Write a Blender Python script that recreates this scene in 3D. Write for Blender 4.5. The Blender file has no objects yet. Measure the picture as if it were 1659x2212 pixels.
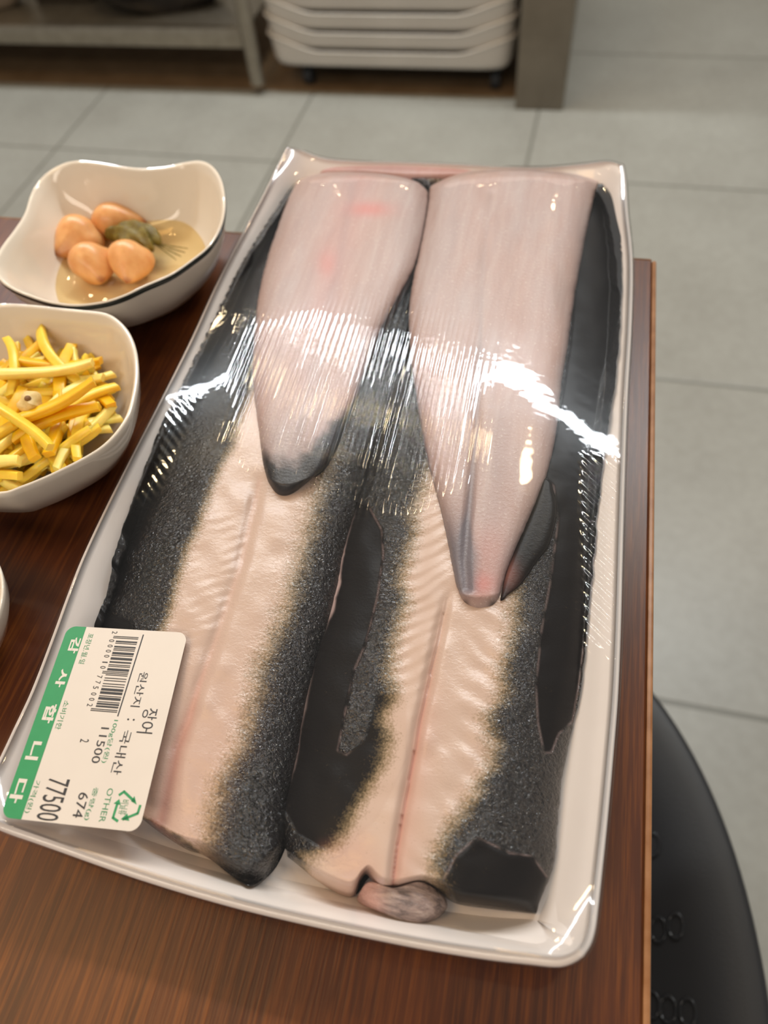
import bpy, bmesh, math, random
import numpy as np
from mathutils import Vector, Matrix
random.seed(7); rng = np.random.default_rng(5)
sc = bpy.context.scene; COL = sc.collection

# ------------------------------------------------------------------ camera
CZ = 0.99
FPX = 1630.2                                    # focal length in pixels of the 1659x2212 frame
F = np.array([-0.17540963, 0.55042694, -0.81624852])
R = np.array([0.9763979, 0.20338498, -0.07267521])
U = np.array([-0.12601029, 0.80973127, 0.5731114])
cam = bpy.data.cameras.new('camera'); co = bpy.data.objects.new('camera', cam); COL.objects.link(co)
cam.sensor_fit = 'HORIZONTAL'; cam.sensor_width = 36.0; cam.lens = FPX / 1659 * 36.0
cam.clip_start = 0.01; cam.clip_end = 60
m = Matrix.Identity(4)
for i in range(3):
    m[i][0] = R[i]; m[i][1] = U[i]; m[i][2] = -F[i]
m[0][3], m[1][3], m[2][3] = 0, 0, CZ
co.matrix_world = m
cam.dof.use_dof = True; cam.dof.focus_distance = 0.252; cam.dof.aperture_fstop = 12.0
sc.camera = co

# ------------------------------------------------------------------ light and exposure
sc.view_settings.view_transform = 'Standard'; sc.view_settings.look = 'None'
sc.view_settings.exposure = 0.0; sc.view_settings.gamma = 1.0
sc.cycles.use_denoising = True
sc.cycles.max_bounces = 8; sc.cycles.transparent_max_bounces = 16
sc.cycles.sample_clamp_indirect = 6.0
w = bpy.data.worlds.new('room_light'); sc.world = w; w.use_nodes = True
bg = w.node_tree.nodes['Background']; bg.inputs[0].default_value = (1.0, 0.965, 0.92, 1); bg.inputs[1].default_value = 0.27

def lamp(name, kind, loc, energy, color, **k):
    l = bpy.data.lights.new(name, kind); l.energy = energy; l.color = color
    for a, b in k.items(): setattr(l, a, b)
    o = bpy.data.objects.new(name, l); o.location = loc; COL.objects.link(o); return o
# the ceiling's long white tube (its mirror image is the streak on the film)
lamp('ceiling_tube_light', 'AREA', (-0.45, 1.86, 2.6), 80, (0.90, 0.96, 1.0), shape='RECTANGLE', size=3.2, size_y=0.10)
# a second row of ceiling lamps behind the table
lamp('ceiling_panel_light', 'AREA', (-0.6, -1.6, 2.6), 28, (1.0, 0.87, 0.73), shape='RECTANGLE', size=2.4, size_y=0.5)
lamp('warm_panel_light', 'AREA', (-0.98, -0.15, 2.6), 9, (1.0, 0.60, 0.25), shape='RECTANGLE', size=0.8, size_y=0.5)
# warm ceiling downlights and bulbs
for bx, by in ((-0.42, 1.50), (-1.15, 1.42), (0.30, 1.45)):
    lamp('warm_downlight', 'AREA', (bx, by, 2.55), 3.4, (1.0, 0.76, 0.44), shape='DISK', size=0.13)
for bx, by, be in ((-2.0, 2.4, 4.0), (-1.0, 2.9, 4.0), (0.2, 2.8, 4.0), (-2.6, 1.4, 4.0),
                   (-1.7, 0.4, 4.0), (0.25, 0.28, 3.0), (1.2, 2.2, 4.0), (-1.35, 0.25, 3.0), (1.1, 0.6, 3.0),
                   (-1.6, 3.6, 3.0), (-0.4, 3.7, 3.0), (0.9, 3.5, 3.0), (-2.4, 3.2, 3.0), (-0.75, 1.1, 2.5), (-1.9, 1.0, 2.5)):
    lamp('warm_bulb', 'POINT', (bx, by, 2.5), be, (1.0, 0.74, 0.44), shadow_soft_size=0.03)

# ------------------------------------------------------------------ helpers
def unp(x, y, z):
    d = F + R * ((x - 829.5) / FPX) - U * ((y - 1106) / FPX)
    t = (z - CZ) / d[2]
    return np.array([d[0] * t, d[1] * t, z])
def unpA(P, z):                                  # arrays: P (...,2) pixels, z (...)
    P = np.asarray(P, float)
    d = F + R * ((P[..., 0:1] - 829.5) / FPX) - U * ((P[..., 1:2] - 1106) / FPX)
    t = (z - CZ) / d[..., 2]
    return np.stack([d[..., 0] * t, d[..., 1] * t, np.broadcast_to(z, t.shape)], -1)
def sstep(a, b, x):
    t = np.clip((x - a) / (b - a + 1e-12), 0, 1); return t * t * (3 - 2 * t)
def cr(P, n, closed=False):                      # Catmull-Rom through P (k,d), n samples
    P = np.asarray(P, float); k = len(P)
    t = np.linspace(0, k if closed else k - 1, n, endpoint=not closed)
    i = np.floor(t).astype(int); f = (t - i)
    if closed:
        g = lambda j: P[j % k]
    else:
        i = np.minimum(i, k - 2); f = t - i
        Q = np.concatenate([[2 * P[0] - P[1]], P, [2 * P[-1] - P[-2]]])
        g = lambda j: Q[j + 1]
    f = f.reshape(-1, *([1] * (P.ndim - 1)))
    a, b, c, d = g(i - 1), g(i), g(i + 1), g(i + 2)
    return 0.5 * (2 * b + (c - a) * f + (2 * a - 5 * b + 4 * c - d) * f * f + (3 * b - a - 3 * c + d) * f ** 3)
def resample(P, n):
    P = np.asarray(P, float); s = np.r_[0, np.cumsum(np.hypot(*np.diff(P, axis=0)[:, :2].T))]
    t = np.linspace(0, s[-1], n)
    return np.stack([np.interp(t, s, P[:, k]) for k in range(P.shape[1])], 1)
def vnoise(x, y, seed=0):                        # smooth value noise
    r = np.random.default_rng(seed).random((64, 64))
    xi = np.floor(x).astype(int); yi = np.floor(y).astype(int); fx = x - xi; fy = y - yi
    fx = fx * fx * (3 - 2 * fx); fy = fy * fy * (3 - 2 * fy)
    g = lambda a, b: r[a % 64, b % 64]
    return (g(xi, yi) * (1 - fx) + g(xi + 1, yi) * fx) * (1 - fy) + (g(xi, yi + 1) * (1 - fx) + g(xi + 1, yi + 1) * fx) * fy
def inside(poly, X, Y):
    poly = np.asarray(poly, float); n = len(poly); r = np.zeros(X.shape, bool); j = n - 1
    for i in range(n):
        xi, yi = poly[i]; xj, yj = poly[j]
        c = ((yi > Y) != (yj > Y)) & (X < (xj - xi) * (Y - yi) / (yj - yi + 1e-12) + xi)
        r ^= c; j = i
    return r
def dseg(line, X, Y):                            # distance to a polyline, in pixels
    d = np.full(X.shape, 1e9)
    for (x0, y0), (x1, y1) in zip(line[:-1], line[1:]):
        vx, vy = x1 - x0, y1 - y0
        t = np.clip(((X - x0) * vx + (Y - y0) * vy) / (vx * vx + vy * vy + 1e-9), 0, 1)
        d = np.minimum(d, np.hypot(X - x0 - t * vx, Y - y0 - t * vy))
    return d
def soft_in(poly, X, Y, wd=10):                  # 0..1 mask with a soft border
    s = np.where(inside(poly, X, Y), 1, -1) * dseg(list(poly) + [poly[0]], X, Y)
    return sstep(-wd, wd, s)
def xat(line, Y):                                # x of a polyline at image row Y
    l = np.array(sorted(line, key=lambda p: p[1]), float); return np.interp(Y, l[:, 1], l[:, 0])

def link(name, me, mat=None, parent=None, smooth=True):
    o = bpy.data.objects.new(name, me); COL.objects.link(o)
    if mat: me.materials.append(mat)
    if smooth: me.shade_smooth()
    if parent is not None:
        o.parent = parent
        o.location = -Vector(parent.location)    # meshes are written in world coordinates
    return o
def mesh(name, V, Fc, mat=None, parent=None, smooth=True, attrs=None):
    me = bpy.data.meshes.new(name); V = np.asarray(V, float)
    me.from_pydata(V.tolist(), [], [list(map(int, f)) for f in Fc])
    for k, a in (attrs or {}).items():
        at = me.attributes.new(k, 'FLOAT', 'POINT'); at.data.foreach_set('value', np.asarray(a, np.float32).ravel())
    me.update()
    return link(name, me, mat, parent, smooth)
def bm_obj(name, bm, mat=None, parent=None, smooth=True, sharp=None):
    bmesh.ops.recalc_face_normals(bm, faces=bm.faces)
    me = bpy.data.meshes.new(name); bm.to_mesh(me); bm.free()
    o = link(name, me, mat, parent, smooth)
    if smooth: me.set_sharp_from_angle(angle=math.radians(sharp or 40))
    return o
def box(bm, x0, x1, y0, y1, z0, z1, bevel=0.0, seg=2):
    r = bmesh.ops.create_cube(bm, size=1)
    vs = r['verts']
    for v in vs:
        v.co = Vector(((x0 + x1) / 2 + v.co.x * (x1 - x0), (y0 + y1) / 2 + v.co.y * (y1 - y0), (z0 + z1) / 2 + v.co.z * (z1 - z0)))
    if bevel:
        es = list({e for v in vs for e in v.link_edges})
        bmesh.ops.bevel(bm, geom=es, offset=bevel, segments=seg, affect='EDGES', profile=0.5)
def cyl(bm, x, y, z0, z1, r0, r1=None, n=24):
    bmesh.ops.create_cone(bm, cap_ends=True, segments=n, radius1=r0, radius2=r0 if r1 is None else r1, depth=z1 - z0,
                          matrix=Matrix.Translation((x, y, (z0 + z1) / 2)))
def grid_faces(nv, nu, off=0):
    i = np.arange(nv - 1)[:, None] * nu + np.arange(nu - 1)[None] + off
    return np.stack([i, i + nu, i + nu + 1, i + 1], -1).reshape(-1, 4)
def loop_faces(nr, n, off=0):                    # nr rings of n points, closed around
    i = np.arange(nr - 1)[:, None] * n; j = np.arange(n)[None]
    return np.stack([i + j, i + (j + 1) % n, i + n + (j + 1) % n, i + n + j], -1).reshape(-1, 4) + off
def tag(o, label=None, cat=None, group=None, kind=None):
    if label: o['label'] = label
    if cat: o['category'] = cat
    if group: o['group'] = group
    if kind: o['kind'] = kind
    return o
def thing(name, loc, label, cat, group=None):
    o = bpy.data.objects.new(name, None); o.location = loc; o.empty_display_size = 0.02; COL.objects.link(o)
    return tag(o, label, cat, group)

# ------------------------------------------------------------------ materials
def srgb(r, g, b):
    f = lambda c: (c / 255) / 12.92 if c / 255 <= 0.04045 else ((c / 255 + 0.055) / 1.055) ** 2.4
    return (f(r), f(g), f(b), 1)
class M:
    def __init__(s, name, base=(200, 200, 200), rough=0.5, spec=0.5, **kw):
        s.m = bpy.data.materials.new(name); s.m.use_nodes = True; s.t = s.m.node_tree
        s.p = s.t.nodes['Principled BSDF']; s.out = s.t.nodes['Material Output']
        s.p.inputs['Base Color'].default_value = srgb(*base); s.p.inputs['Roughness'].default_value = rough
        s.p.inputs['Specular IOR Level'].default_value = spec
        for k, v in kw.items(): s.p.inputs[k.replace('_', ' ')].default_value = v
    def n(s, typ, **kw):
        nd = s.t.nodes.new(typ)
        for k, v in kw.items():
            if k.startswith('i_'):
                k = k[2:]; k = int(k) if k.isdigit() else k.replace('_', ' ')
                if isinstance(v, (bpy.types.NodeSocket,)): s.t.links.new(v, nd.inputs[k])
                else: nd.inputs[k].default_value = v
            else: setattr(nd, k, v)
        return nd
    def L(s, a, b): s.t.links.new(a, b)
    def attr(s, name): return s.n('ShaderNodeAttribute', attribute_name=name).outputs['Fac']
    def coord(s, scale=(1, 1, 1), rot=(0, 0, 0)):
        tc = s.n('ShaderNodeTexCoord'); mp = s.n('ShaderNodeMapping'); s.L(tc.outputs['Object'], mp.inputs[0])
        mp.inputs['Scale'].default_value = scale; mp.inputs['Rotation'].default_value = rot; return mp.outputs[0]
    def noise(s, vec, scale, detail=3, rough=0.55, dist=0.0):
        return s.n('ShaderNodeTexNoise', i_Vector=vec, i_Scale=scale, i_Detail=detail, i_Roughness=rough, i_Distortion=dist).outputs['Fac']
    def ramp(s, fac, stops):
        r = s.n('ShaderNodeValToRGB', i_Fac=fac); e = r.color_ramp.elements
        while len(e) < len(stops): e.new(0.5)
        for el, (p, c) in zip(e, stops):
            el.position = p; el.color = srgb(*c) if len(c) == 3 and max(c) > 1 else (*c[:3], 1)
        return r.outputs['Color']
    def mix(s, f, a, b, typ='MIX'):
        x = s.n('ShaderNodeMix', data_type='RGBA', blend_type=typ)
        for sock, v in ((x.inputs[0], f), (x.inputs[6], a), (x.inputs[7], b)):
            if isinstance(v, bpy.types.NodeSocket): s.L(v, sock)
            else: sock.default_value = v
        return x.outputs[2]
    def math(s, op, a, b=0.0, c=None, clamp=False):
        x = s.n('ShaderNodeMath', operation=op, use_clamp=clamp)
        for k, v in enumerate((a, b) if c is None else (a, b, c)):
            if isinstance(v, bpy.types.NodeSocket): s.L(v, x.inputs[k])
            else: x.inputs[k].default_value = v
        return x.outputs[0]
    def bump(s, h, strength=1.0, dist=1.0, target=None):
        b = s.n('ShaderNodeBump', i_Height=h, i_Strength=strength, i_Distance=dist)
        for t in (target or [s.p.inputs['Normal']]): s.L(b.outputs[0], t)
        return b.outputs[0]

def wood():
    a = M('reddish_wood_laminate', rough=0.33, spec=0.38)
    fine = a.noise(a.coord((1, 0.035, 1)), 900, 3, 0.6)
    mid = a.noise(a.coord((1, 0.05, 1)), 110, 4, 0.6, 0.4)
    big = a.noise(a.coord((1, 0.16, 1)), 22, 3, 0.6, 0.8)
    c1 = a.ramp(mid, [(0.25, (44, 21, 13)), (0.5, (76, 38, 23)), (0.75, (104, 56, 29))])
    c2 = a.ramp(big, [(0.3, (56, 31, 24)), (0.7, (114, 60, 28))])
    c = a.mix(0.45, c1, c2)
    c = a.mix(a.math('MULTIPLY', a.ramp(fine, [(0.45, (0, 0, 0)), (0.75, (1, 1, 1))]), 0.45), c, srgb(150, 86, 34))
    a.L(c, a.p.inputs['Base Color'])
    a.bump(fine, 1, 0.00010); return a.m
def tiles():
    a = M('grey_floor_tile', rough=0.38)
    geo = a.n('ShaderNodeNewGeometry').outputs['Position']
    rot = a.n('ShaderNodeVectorRotate', rotation_type='Z_AXIS', i_Vector=geo, i_Angle=math.radians(1.326)).outputs[0]
    sep = a.n('ShaderNodeSeparateXYZ', i_0=rot)
    lines = []
    for ax, off, in ((0, OFFX), (1, OFFY)):
        t = a.math('DIVIDE', a.math('SUBTRACT', sep.outputs[ax], off), 0.600)
        fr = a.math('FRACT', a.math('ADD', t, 50.0))
        d = a.math('MULTIPLY', a.math('MINIMUM', fr, a.math('SUBTRACT', 1.0, fr)), 0.600)
        lines.append(d)
    d = a.math('MINIMUM', *lines)
    g = a.n('ShaderNodeMapRange', i_0=d, i_1=0.0022, i_2=0.0046, i_3=1.0, i_4=0.0).outputs[0]
    no = a.noise(geo, 3.0, 6, 0.65)
    no2 = a.noise(geo, 60.0, 3)
    c = a.ramp(no, [(0.3, (134, 131, 122)), (0.7, (152, 150, 141))])
    c = a.mix(0.12, c, a.ramp(no2, [(0.35, (122, 120, 110)), (0.65, (170, 169, 161))]))
    a.L(a.mix(g, c, srgb(108, 106, 97)), a.p.inputs['Base Color'])
    a.bump(g, 1, -0.0006); return a.m
OFFX, OFFY = -0.724, 0.429
WOOD = wood(); TILE = tiles()
def simple(name, base, rough, var=6, scale=60, bump=0.0, **kw):
    a = M(name, base, rough, **kw); v = a.coord(); no = a.noise(v, scale, 4)
    lo = tuple(max(0, c - var) for c in base); hi = tuple(min(255, c + var) for c in base)
    a.L(a.ramp(no, [(0.3, lo), (0.7, hi)]), a.p.inputs['Base Color'])
    if bump: a.bump(a.noise(v, scale * 6, 3), 1, bump)
    return a.m
MELAMINE = simple('white_melamine', (243, 234, 228), 0.16, 3, 25)
CERAMIC = simple('white_glazed_ceramic', (230, 219, 203), 0.035, 3, 20)
BLACKRIM = simple('dark_green_black_glaze', (52, 56, 52), 0.15, 6, 200)
CRATE = simple('white_crate_plastic', (208, 202, 194), 0.32, 4, 8)
STEEL = simple('brushed_steel', (150, 143, 130), 0.36, 8, 40, Metallic=0.75)
STEEL2 = simple('warm_grey_panel', (124, 116, 103), 0.42, 6, 14, Metallic=0.3)
RUBBER = simple('dark_rubber', (40, 42, 46), 0.6, 5, 30)
BLACKPL = simple('black_grained_plastic', (44, 44, 45), 0.5, 4, 50, bump=0.0)
EDGE = simple('tan_edge_band', (150, 102, 62), 0.4, 14, 120)
BROWNFL = simple('brown_floor_boards', (134, 108, 78), 0.55, 12, 12)
DARKBAG = simple('black_plastic_bag', (26, 24, 26), 0.3, 8, 20)
PALEBAG = simple('pale_beige_sack', (170, 156, 140), 0.6, 12, 20)
BROWNBOX = simple('dark_brown_box', (58, 48, 36), 0.6, 8, 20)
WALLM = simple('beige_wall_paint', (150, 142, 128), 0.8, 6, 4)
def plastic_grain():
    a = M('matte_black_plastic', (40, 40, 41), 0.40, 0.5)
    a.bump(a.noise(a.coord(), 900, 2), 1, 0.00016); return a.m
SEATM = plastic_grain()
SLOTM = simple('shiny_black_plastic', (40, 40, 41), 0.15, 3, 50)
def ink(name, rgb): return simple(name, rgb, 0.5, 2, 300)
GREEN = ink('green_label_print', (38, 140, 84)); BLACKINK = ink('black_thermal_print', (42, 40, 42))
GREENTXT = ink('green_small_print', (44, 132, 86)); WHITEINK = ink('white_label_letters', (214, 205, 193))
PAPER = simple('cream_label_paper', (214, 203, 191), 0.45, 2, 60)

def skin(name, speck=1.0):
    """dark eel skin with a pale belly: dk 0 belly .. 1 black back, sm 1 where the skin lies smooth against the film"""
    a = M(name, rough=0.22, spec=0.8)
    v = a.coord(); dk = a.attr('dk'); sm = a.attr('sm'); pk = a.attr('pink')
    n1 = a.noise(v, 1400, 3, 0.7); n2 = a.noise(v, 260, 3, 0.6)
    d = a.math('ADD', dk, a.math('MULTIPLY', a.math('SUBTRACT', n1, 0.5), 0.9 * speck))
    d = a.math('ADD', d, a.math('MULTIPLY', a.math('SUBTRACT', n2, 0.5), 0.35))
    c = a.ramp(d, [(0.12, (200, 174, 158)), (0.40, (154, 132, 106)), (0.60, (98, 84, 62)), (0.85, (25, 23, 23))])
    c = a.mix(a.math('MULTIPLY', pk, 0.70), c, srgb(190, 124, 110))
    c = a.mix(a.attr('raw_glint'), c, srgb(202, 176, 172))  # bare flesh tone, also used for the painted film-edge highlight
    a.L(c, a.p.inputs['Base Color'])
    # wet wrinkles: rows of small ridges running across, broken by noise
    vv = a.coord((1, 1.5, 1), (0, 0, 0.25))
    r1 = a.noise(vv, 640, 2, 0.6, 0.8); r2 = a.noise(vv, 150, 2, 0.5, 1.0)
    h = a.math('ADD', a.math('MULTIPLY', r1, 0.00090), a.math('MULTIPLY', r2, 0.0006))
    h = a.math('MULTIPLY', h, a.math('MULTIPLY', a.math('SUBTRACT', 1.0, a.math('MULTIPLY', sm, 0.94)), a.attr('rip')))
    h = a.math('ADD', h, a.math('MULTIPLY', sm, 0.00025))
    a.bump(h, 1, 1.0)
    a.L(a.math('ADD', a.math('ADD', 0.075, a.math('MULTIPLY', a.math('SUBTRACT', 1.0, dk), 0.22)), a.math('MULTIPLY', sm, 0.28)), a.p.inputs['Roughness'])
    a.L(a.math('SUBTRACT', 0.62, a.math('MULTIPLY', sm, 0.50)), a.p.inputs['Specular IOR Level'])
    return a.m
def flesh():
    a = M('pale_pink_eel_flesh', rough=0.38)
    v = a.coord((1, 0.10, 1), (0, 0, 0.06)); g = a.coord()
    f1 = a.noise(v, 260, 4, 0.6, 0.5); f2 = a.noise(g, 900, 3, 0.6); f3 = a.noise(a.coord((1, 0.3, 1)), 60, 3)
    c = a.ramp(f1, [(0.25, (168, 139, 130)), (0.5, (180, 154, 146)), (0.78, (194, 174, 167))])
    c = a.mix(0.42, c, a.ramp(f3, [(0.35, (180, 146, 134)), (0.65, (174, 161, 160))]))
    c = a.mix(a.math('MULTIPLY', a.math('GREATER_THAN', f2, 0.64), 0.22), c, srgb(232, 222, 214))
    c = a.mix(a.math('MULTIPLY', a.attr('pink'), 0.8), c, srgb(206, 116, 106))
    c = a.mix(a.math('MULTIPLY', a.attr('dark'), 0.9), c, srgb(106, 104, 112))
    c = a.mix(a.math('MULTIPLY', a.attr('tip'), 1.0), c, srgb(38, 36, 38))
    a.L(c, a.p.inputs['Base Color'])
    h = a.math('ADD', a.math('MULTIPLY', f1, 0.00012), a.math('MULTIPLY', f2, 0.00016))
    a.bump(h, 1, 1.0); return a.m
def two_sided_fresnel(a, ior, nrm=None):           # a thin sheet reflects alike from both faces
    bf = a.n('ShaderNodeNewGeometry').outputs['Backfacing']
    io = a.math('ADD', ior, a.math('MULTIPLY', bf, 1 / ior - ior))
    k = dict(i_IOR=io)
    if nrm is not None: k['i_Normal'] = nrm
    return a.n('ShaderNodeFresnel', **k)
def film():
    a = M('clear_cling_film')
    v = a.coord((1, 1, 1)); x = a.n('ShaderNodeSeparateXYZ', i_0=v)
    wob = a.noise(a.coord((1, 0.05, 1)), 70, 3, 0.5)
    ph = a.math('ADD', a.math('MULTIPLY', x.outputs[0], 2 * math.pi / 0.0024), a.math('MULTIPLY', wob, 15.0))
    amp = a.math('MULTIPLY', a.attr('wr'), a.math('ADD', 0.35, a.math('MULTIPLY', a.noise(a.coord((1, 0.12, 1)), 160, 2), 0.9)))
    h = a.math('MULTIPLY', a.math('SINE', ph), a.math('MULTIPLY', amp, 0.00021))
    ph2 = a.math('MULTIPLY', a.math('ADD', a.math('MULTIPLY', x.outputs[0], 0.9), x.outputs[1]), 2 * math.pi / 0.0042)
    h2 = a.math('MULTIPLY', a.math('SINE', ph2), a.math('MULTIPLY', a.attr('wr2'), 0.00016))
    h3 = a.math('MULTIPLY', a.noise(v, 55, 3), a.math('ADD', 0.00012, a.math('MULTIPLY', a.attr('wr2'), 0.0009)))
    h = a.math('ADD', a.math('ADD', h, h2), h3)
    b = a.n('ShaderNodeBump', i_Height=h, i_Strength=1.0, i_Distance=1.0)
    tr = a.n('ShaderNodeBsdfTransparent', i_Color=(0.985, 0.985, 0.985, 1))
    g1 = a.n('ShaderNodeBsdfGlossy', i_Roughness=0.028, i_Normal=b.outputs[0])
    g2 = a.n('ShaderNodeBsdfGlossy', i_Roughness=0.17, i_Normal=b.outputs[0])
    gm = a.n('ShaderNodeMixShader', i_0=0.20, i_1=g1.outputs[0], i_2=g2.outputs[0])
    fr = two_sided_fresnel(a, 1.5, b.outputs[0])
    f2 = a.math('MULTIPLY', fr.outputs[0], 1.0, clamp=True)
    mx = a.n('ShaderNodeMixShader', i_0=f2, i_1=tr.outputs[0], i_2=gm.outputs[0])
    a.L(mx.outputs[0], a.out.inputs[0]); return a.m
def brine(name, col):
    a = M(name)
    tr = a.n('ShaderNodeBsdfTransparent', i_Color=srgb(*col)); gl = a.n('ShaderNodeBsdfGlossy', i_Roughness=0.02)
    b = a.n('ShaderNodeBump', i_Height=a.noise(a.coord(), 90, 1), i_Distance=0.0006)
    a.L(b.outputs[0], gl.inputs['Normal'])
    mx = a.n('ShaderNodeMixShader', i_0=two_sided_fresnel(a, 1.33).outputs[0], i_1=tr.outputs[0], i_2=gl.outputs[0])
    a.L(mx.outputs[0], a.out.inputs[0]); return a.m
def flap():
    a = M('grey_pink_gill_skin', rough=0.2); v = a.coord((0.4, 1.6, 1)); n1 = a.noise(v, 500, 4, 0.65, 0.5)
    c = a.ramp(n1, [(0.3, (92, 80, 78)), (0.5, (150, 130, 124)), (0.7, (190, 170, 160))])
    c = a.mix(a.attr('pink'), c, srgb(206, 158, 146)); a.L(c, a.p.inputs['Base Color']); a.bump(n1, 1, 0.0009); return a.m
FLAP = flap()
SKIN = skin('wet_eel_skin'); FLESH = flesh(); FILM = film(); BRINE = brine('pale_pickling_brine', (250, 240, 212))
def garlic_m():
    a = M('pickled_garlic', rough=0.33, Subsurface_Weight=0.25, Subsurface_Scale=0.006)
    c = a.ramp(a.noise(a.coord((1, 1, 0.3)), 160, 3), [(0.3, (214, 148, 86)), (0.7, (232, 178, 118))])
    c = a.mix(a.attr('tip'), c, srgb(150, 84, 40)); a.L(c, a.p.inputs['Base Color']); return a.m
GARLIC = garlic_m()
PEPPER = simple('olive_green_pickle', (112, 98, 30), 0.2, 26, 200, bump=0.0006)
RAD = [simple('yellow_radish_%s' % n, c, 0.34, 8, 120, Subsurface_Weight=0.4, Subsurface_Scale=0.006)
       for n, c in (('bright', (244, 206, 66)), ('pale', (246, 222, 122)), ('deep', (238, 186, 22)))]
SEEDM = simple('pale_garlic_bit', (226, 196, 130), 0.5, 14, 400); SPOT = simple('brown_spot', (130, 92, 54), 0.6, 8, 400)

# ------------------------------------------------------------------ setting
bm = bmesh.new(); box(bm, -4, 3, -2, 1.985, -0.05, 0); box(bm, -0.13, 3, 1.985, 3.4, -0.05, 0)
tag(bm_obj('floor', bm, TILE, smooth=False), kind='structure')
bm = bmesh.new(); box(bm, -4, -0.13, 1.985, 3.4, -0.05, 0.0); tag(bm_obj('floor_rear', bm, BROWNFL, smooth=False), kind='structure')
bm = bmesh.new(); box(bm, -4, 3, 3.4, 3.5, -0.05, 1.2); tag(bm_obj('wall_back', bm, WALLM, smooth=False), kind='structure')

# ------------------------------------------------------------------ dining table
TZ = 0.745
TX1, TY1 = unp(1407, 700, TZ)[0], unp(1405, 561, TZ)[1]
t = thing('dining_table', (-0.5, -0.02, 0), 'reddish-brown wood-grain dining table under the tray and bowls', 'table')
bm = bmesh.new(); box(bm, -1.15, TX1, -0.38, TY1, TZ - 0.028, TZ, 0.0008, 1); bm_obj('tabletop', bm, WOOD, t, smooth=False)
bm = bmesh.new(); box(bm, TX1, TX1 + 0.0022, -0.38, TY1, TZ - 0.028, TZ - 0.0002, 0.0009, 2)
box(bm, -1.15, TX1, TY1, TY1 + 0.0015, TZ - 0.028, TZ - 0.0002, 0.0007, 1); bm_obj('edge_band', bm, EDGE, t)
for lx in (-0.9, -0.22):
    bm = bmesh.new(); cyl(bm, lx, -0.02, 0.012, TZ - 0.028, 0.03); cyl(bm, lx, -0.02, 0, 0.012, 0.2, 0.19, 40)
    bm_obj('leg', bm, STEEL, t)

# ------------------------------------------------------------------ tray
NA, NB = 90, 180
ZF = TZ + 0.0055                                   # inner floor
RIM_L = [(620, 322), (606, 352), (570, 425), (520, 520), (470, 618), (415, 738), (350, 868), (290, 985), (232, 1100), (183, 1205), (150, 1290), (118, 1378), (75, 1490), (38, 1570), (0, 1650), (-30, 1705), (-45, 1745)]
RIM_R = [(1345, 362), (1349, 450), (1359, 560), (1356, 700), (1347, 850), (1341, 1000), (1336, 1150), (1330, 1350), (1323, 1500), (1313, 1620), (1300, 1760), (1287, 1880), (1277, 1965), (1272, 2000), (1264, 2028), (1252, 2047)]
RIM_B = [(626, 316), (650, 325), (700, 343), (780, 350), (880, 352), (1000, 357), (1100, 362), (1180, 362), (1260, 355), (1310, 348), (1336, 349)]
RIM_F = [(-35, 1765), (0, 1777), (100, 1811), (300, 1881), (500, 1940), (700, 1987), (900, 2028), (1050, 2052), (1150, 2063), (1195, 2068), (1220, 2066), (1240, 2057), (1248, 2051)]
def rimz(a, b):                                    # rim height: corners lifted
    c = np.maximum(np.abs(2 * a - 1) ** 5 * 1.0, 0) * np.abs(2 * b - 1) ** 6
    e = 0.0225 + 0.010 * c
    return TZ + e
def rim_side(pts, n, fa):
    P = resample(cr(np.array(pts), 200), n); s = np.linspace(0, 1, n)
    a, b = fa(s); z = rimz(a, b)
    return unpA(P, z)
one = lambda s: np.ones_like(s); zero = lambda s: np.zeros_like(s)
cL = rim_side(RIM_L, NB, lambda s: (zero(s), 1 - s)); cR = rim_side(RIM_R, NB, lambda s: (one(s), 1 - s))
cB = rim_side(RIM_B, NA, lambda s: (s, one(s))); cF = rim_side(RIM_F, NA, lambda s: (s, zero(s)))
# corners: average the two sides' end points, easing the sides to meet there
def meet(A, ia, B, ib):
    p = (A[ia] + B[ib]) / 2
    for C_, i in ((A, ia), (B, ib)):
        d = p - C_[i]; n = len(C_); k = np.arange(n); k = k if i == 0 else n - 1 - k
        C_ += d * np.clip(1 - k / 5.0, 0, 1)[:, None] ** 2
meet(cL, 0, cB, 0); meet(cR, 0, cB, -1); meet(cL, -1, cF, 0); meet(cR, -1, cF, -1)
def coons(na, nb):
    s = np.linspace(0, 1, na); q = np.linspace(0, 1, nb)     # q: 0 back .. 1 front
    re = lambda C_, n: np.stack([np.interp(np.linspace(0, 1, n), np.linspace(0, 1, len(C_)), C_[:, k]) for k in range(3)], 1)
    L_, R_, B_, F_ = re(cL, nb), re(cR, nb), re(cB, na), re(cF, na)
    A = s[None, :, None]; Q = q[:, None, None]
    P = (1 - A) * L_[:, None] + A * R_[:, None] + (1 - Q) * B_[None] + Q * F_[None]
    P -= (1 - A) * (1 - Q) * L_[0] + A * (1 - Q) * R_[0] + (1 - A) * Q * L_[-1] + A * Q * R_[-1]
    return P, s, q
W_, L_ = 0.178, 0.352
P, s, q = coons(120, 240)
A, Q = np.meshgrid(s, q)
da = np.minimum(A, 1 - A) * W_; db = np.minimum(Q, 1 - Q) * L_
def smin(a, b, k=0.010):
    h = np.clip(0.5 + 0.5 * (b - a) / k, 0, 1); return b * (1 - h) + a * h - k * h * (1 - h)
def wall_h(dist):                                  # 1 at the rim, 0 on the floor
    lip = 1 - 0.10 * sstep(0, 0.0022, dist)
    return lip * (1 - sstep(0.0015, 0.0145, dist) ** 0.9)
dist = np.maximum(smin(da, db), 0)
V = P.copy(); V[..., 2] = ZF + (P[..., 2] - ZF) * wall_h(dist)
nb, na = V.shape[:2]
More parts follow.
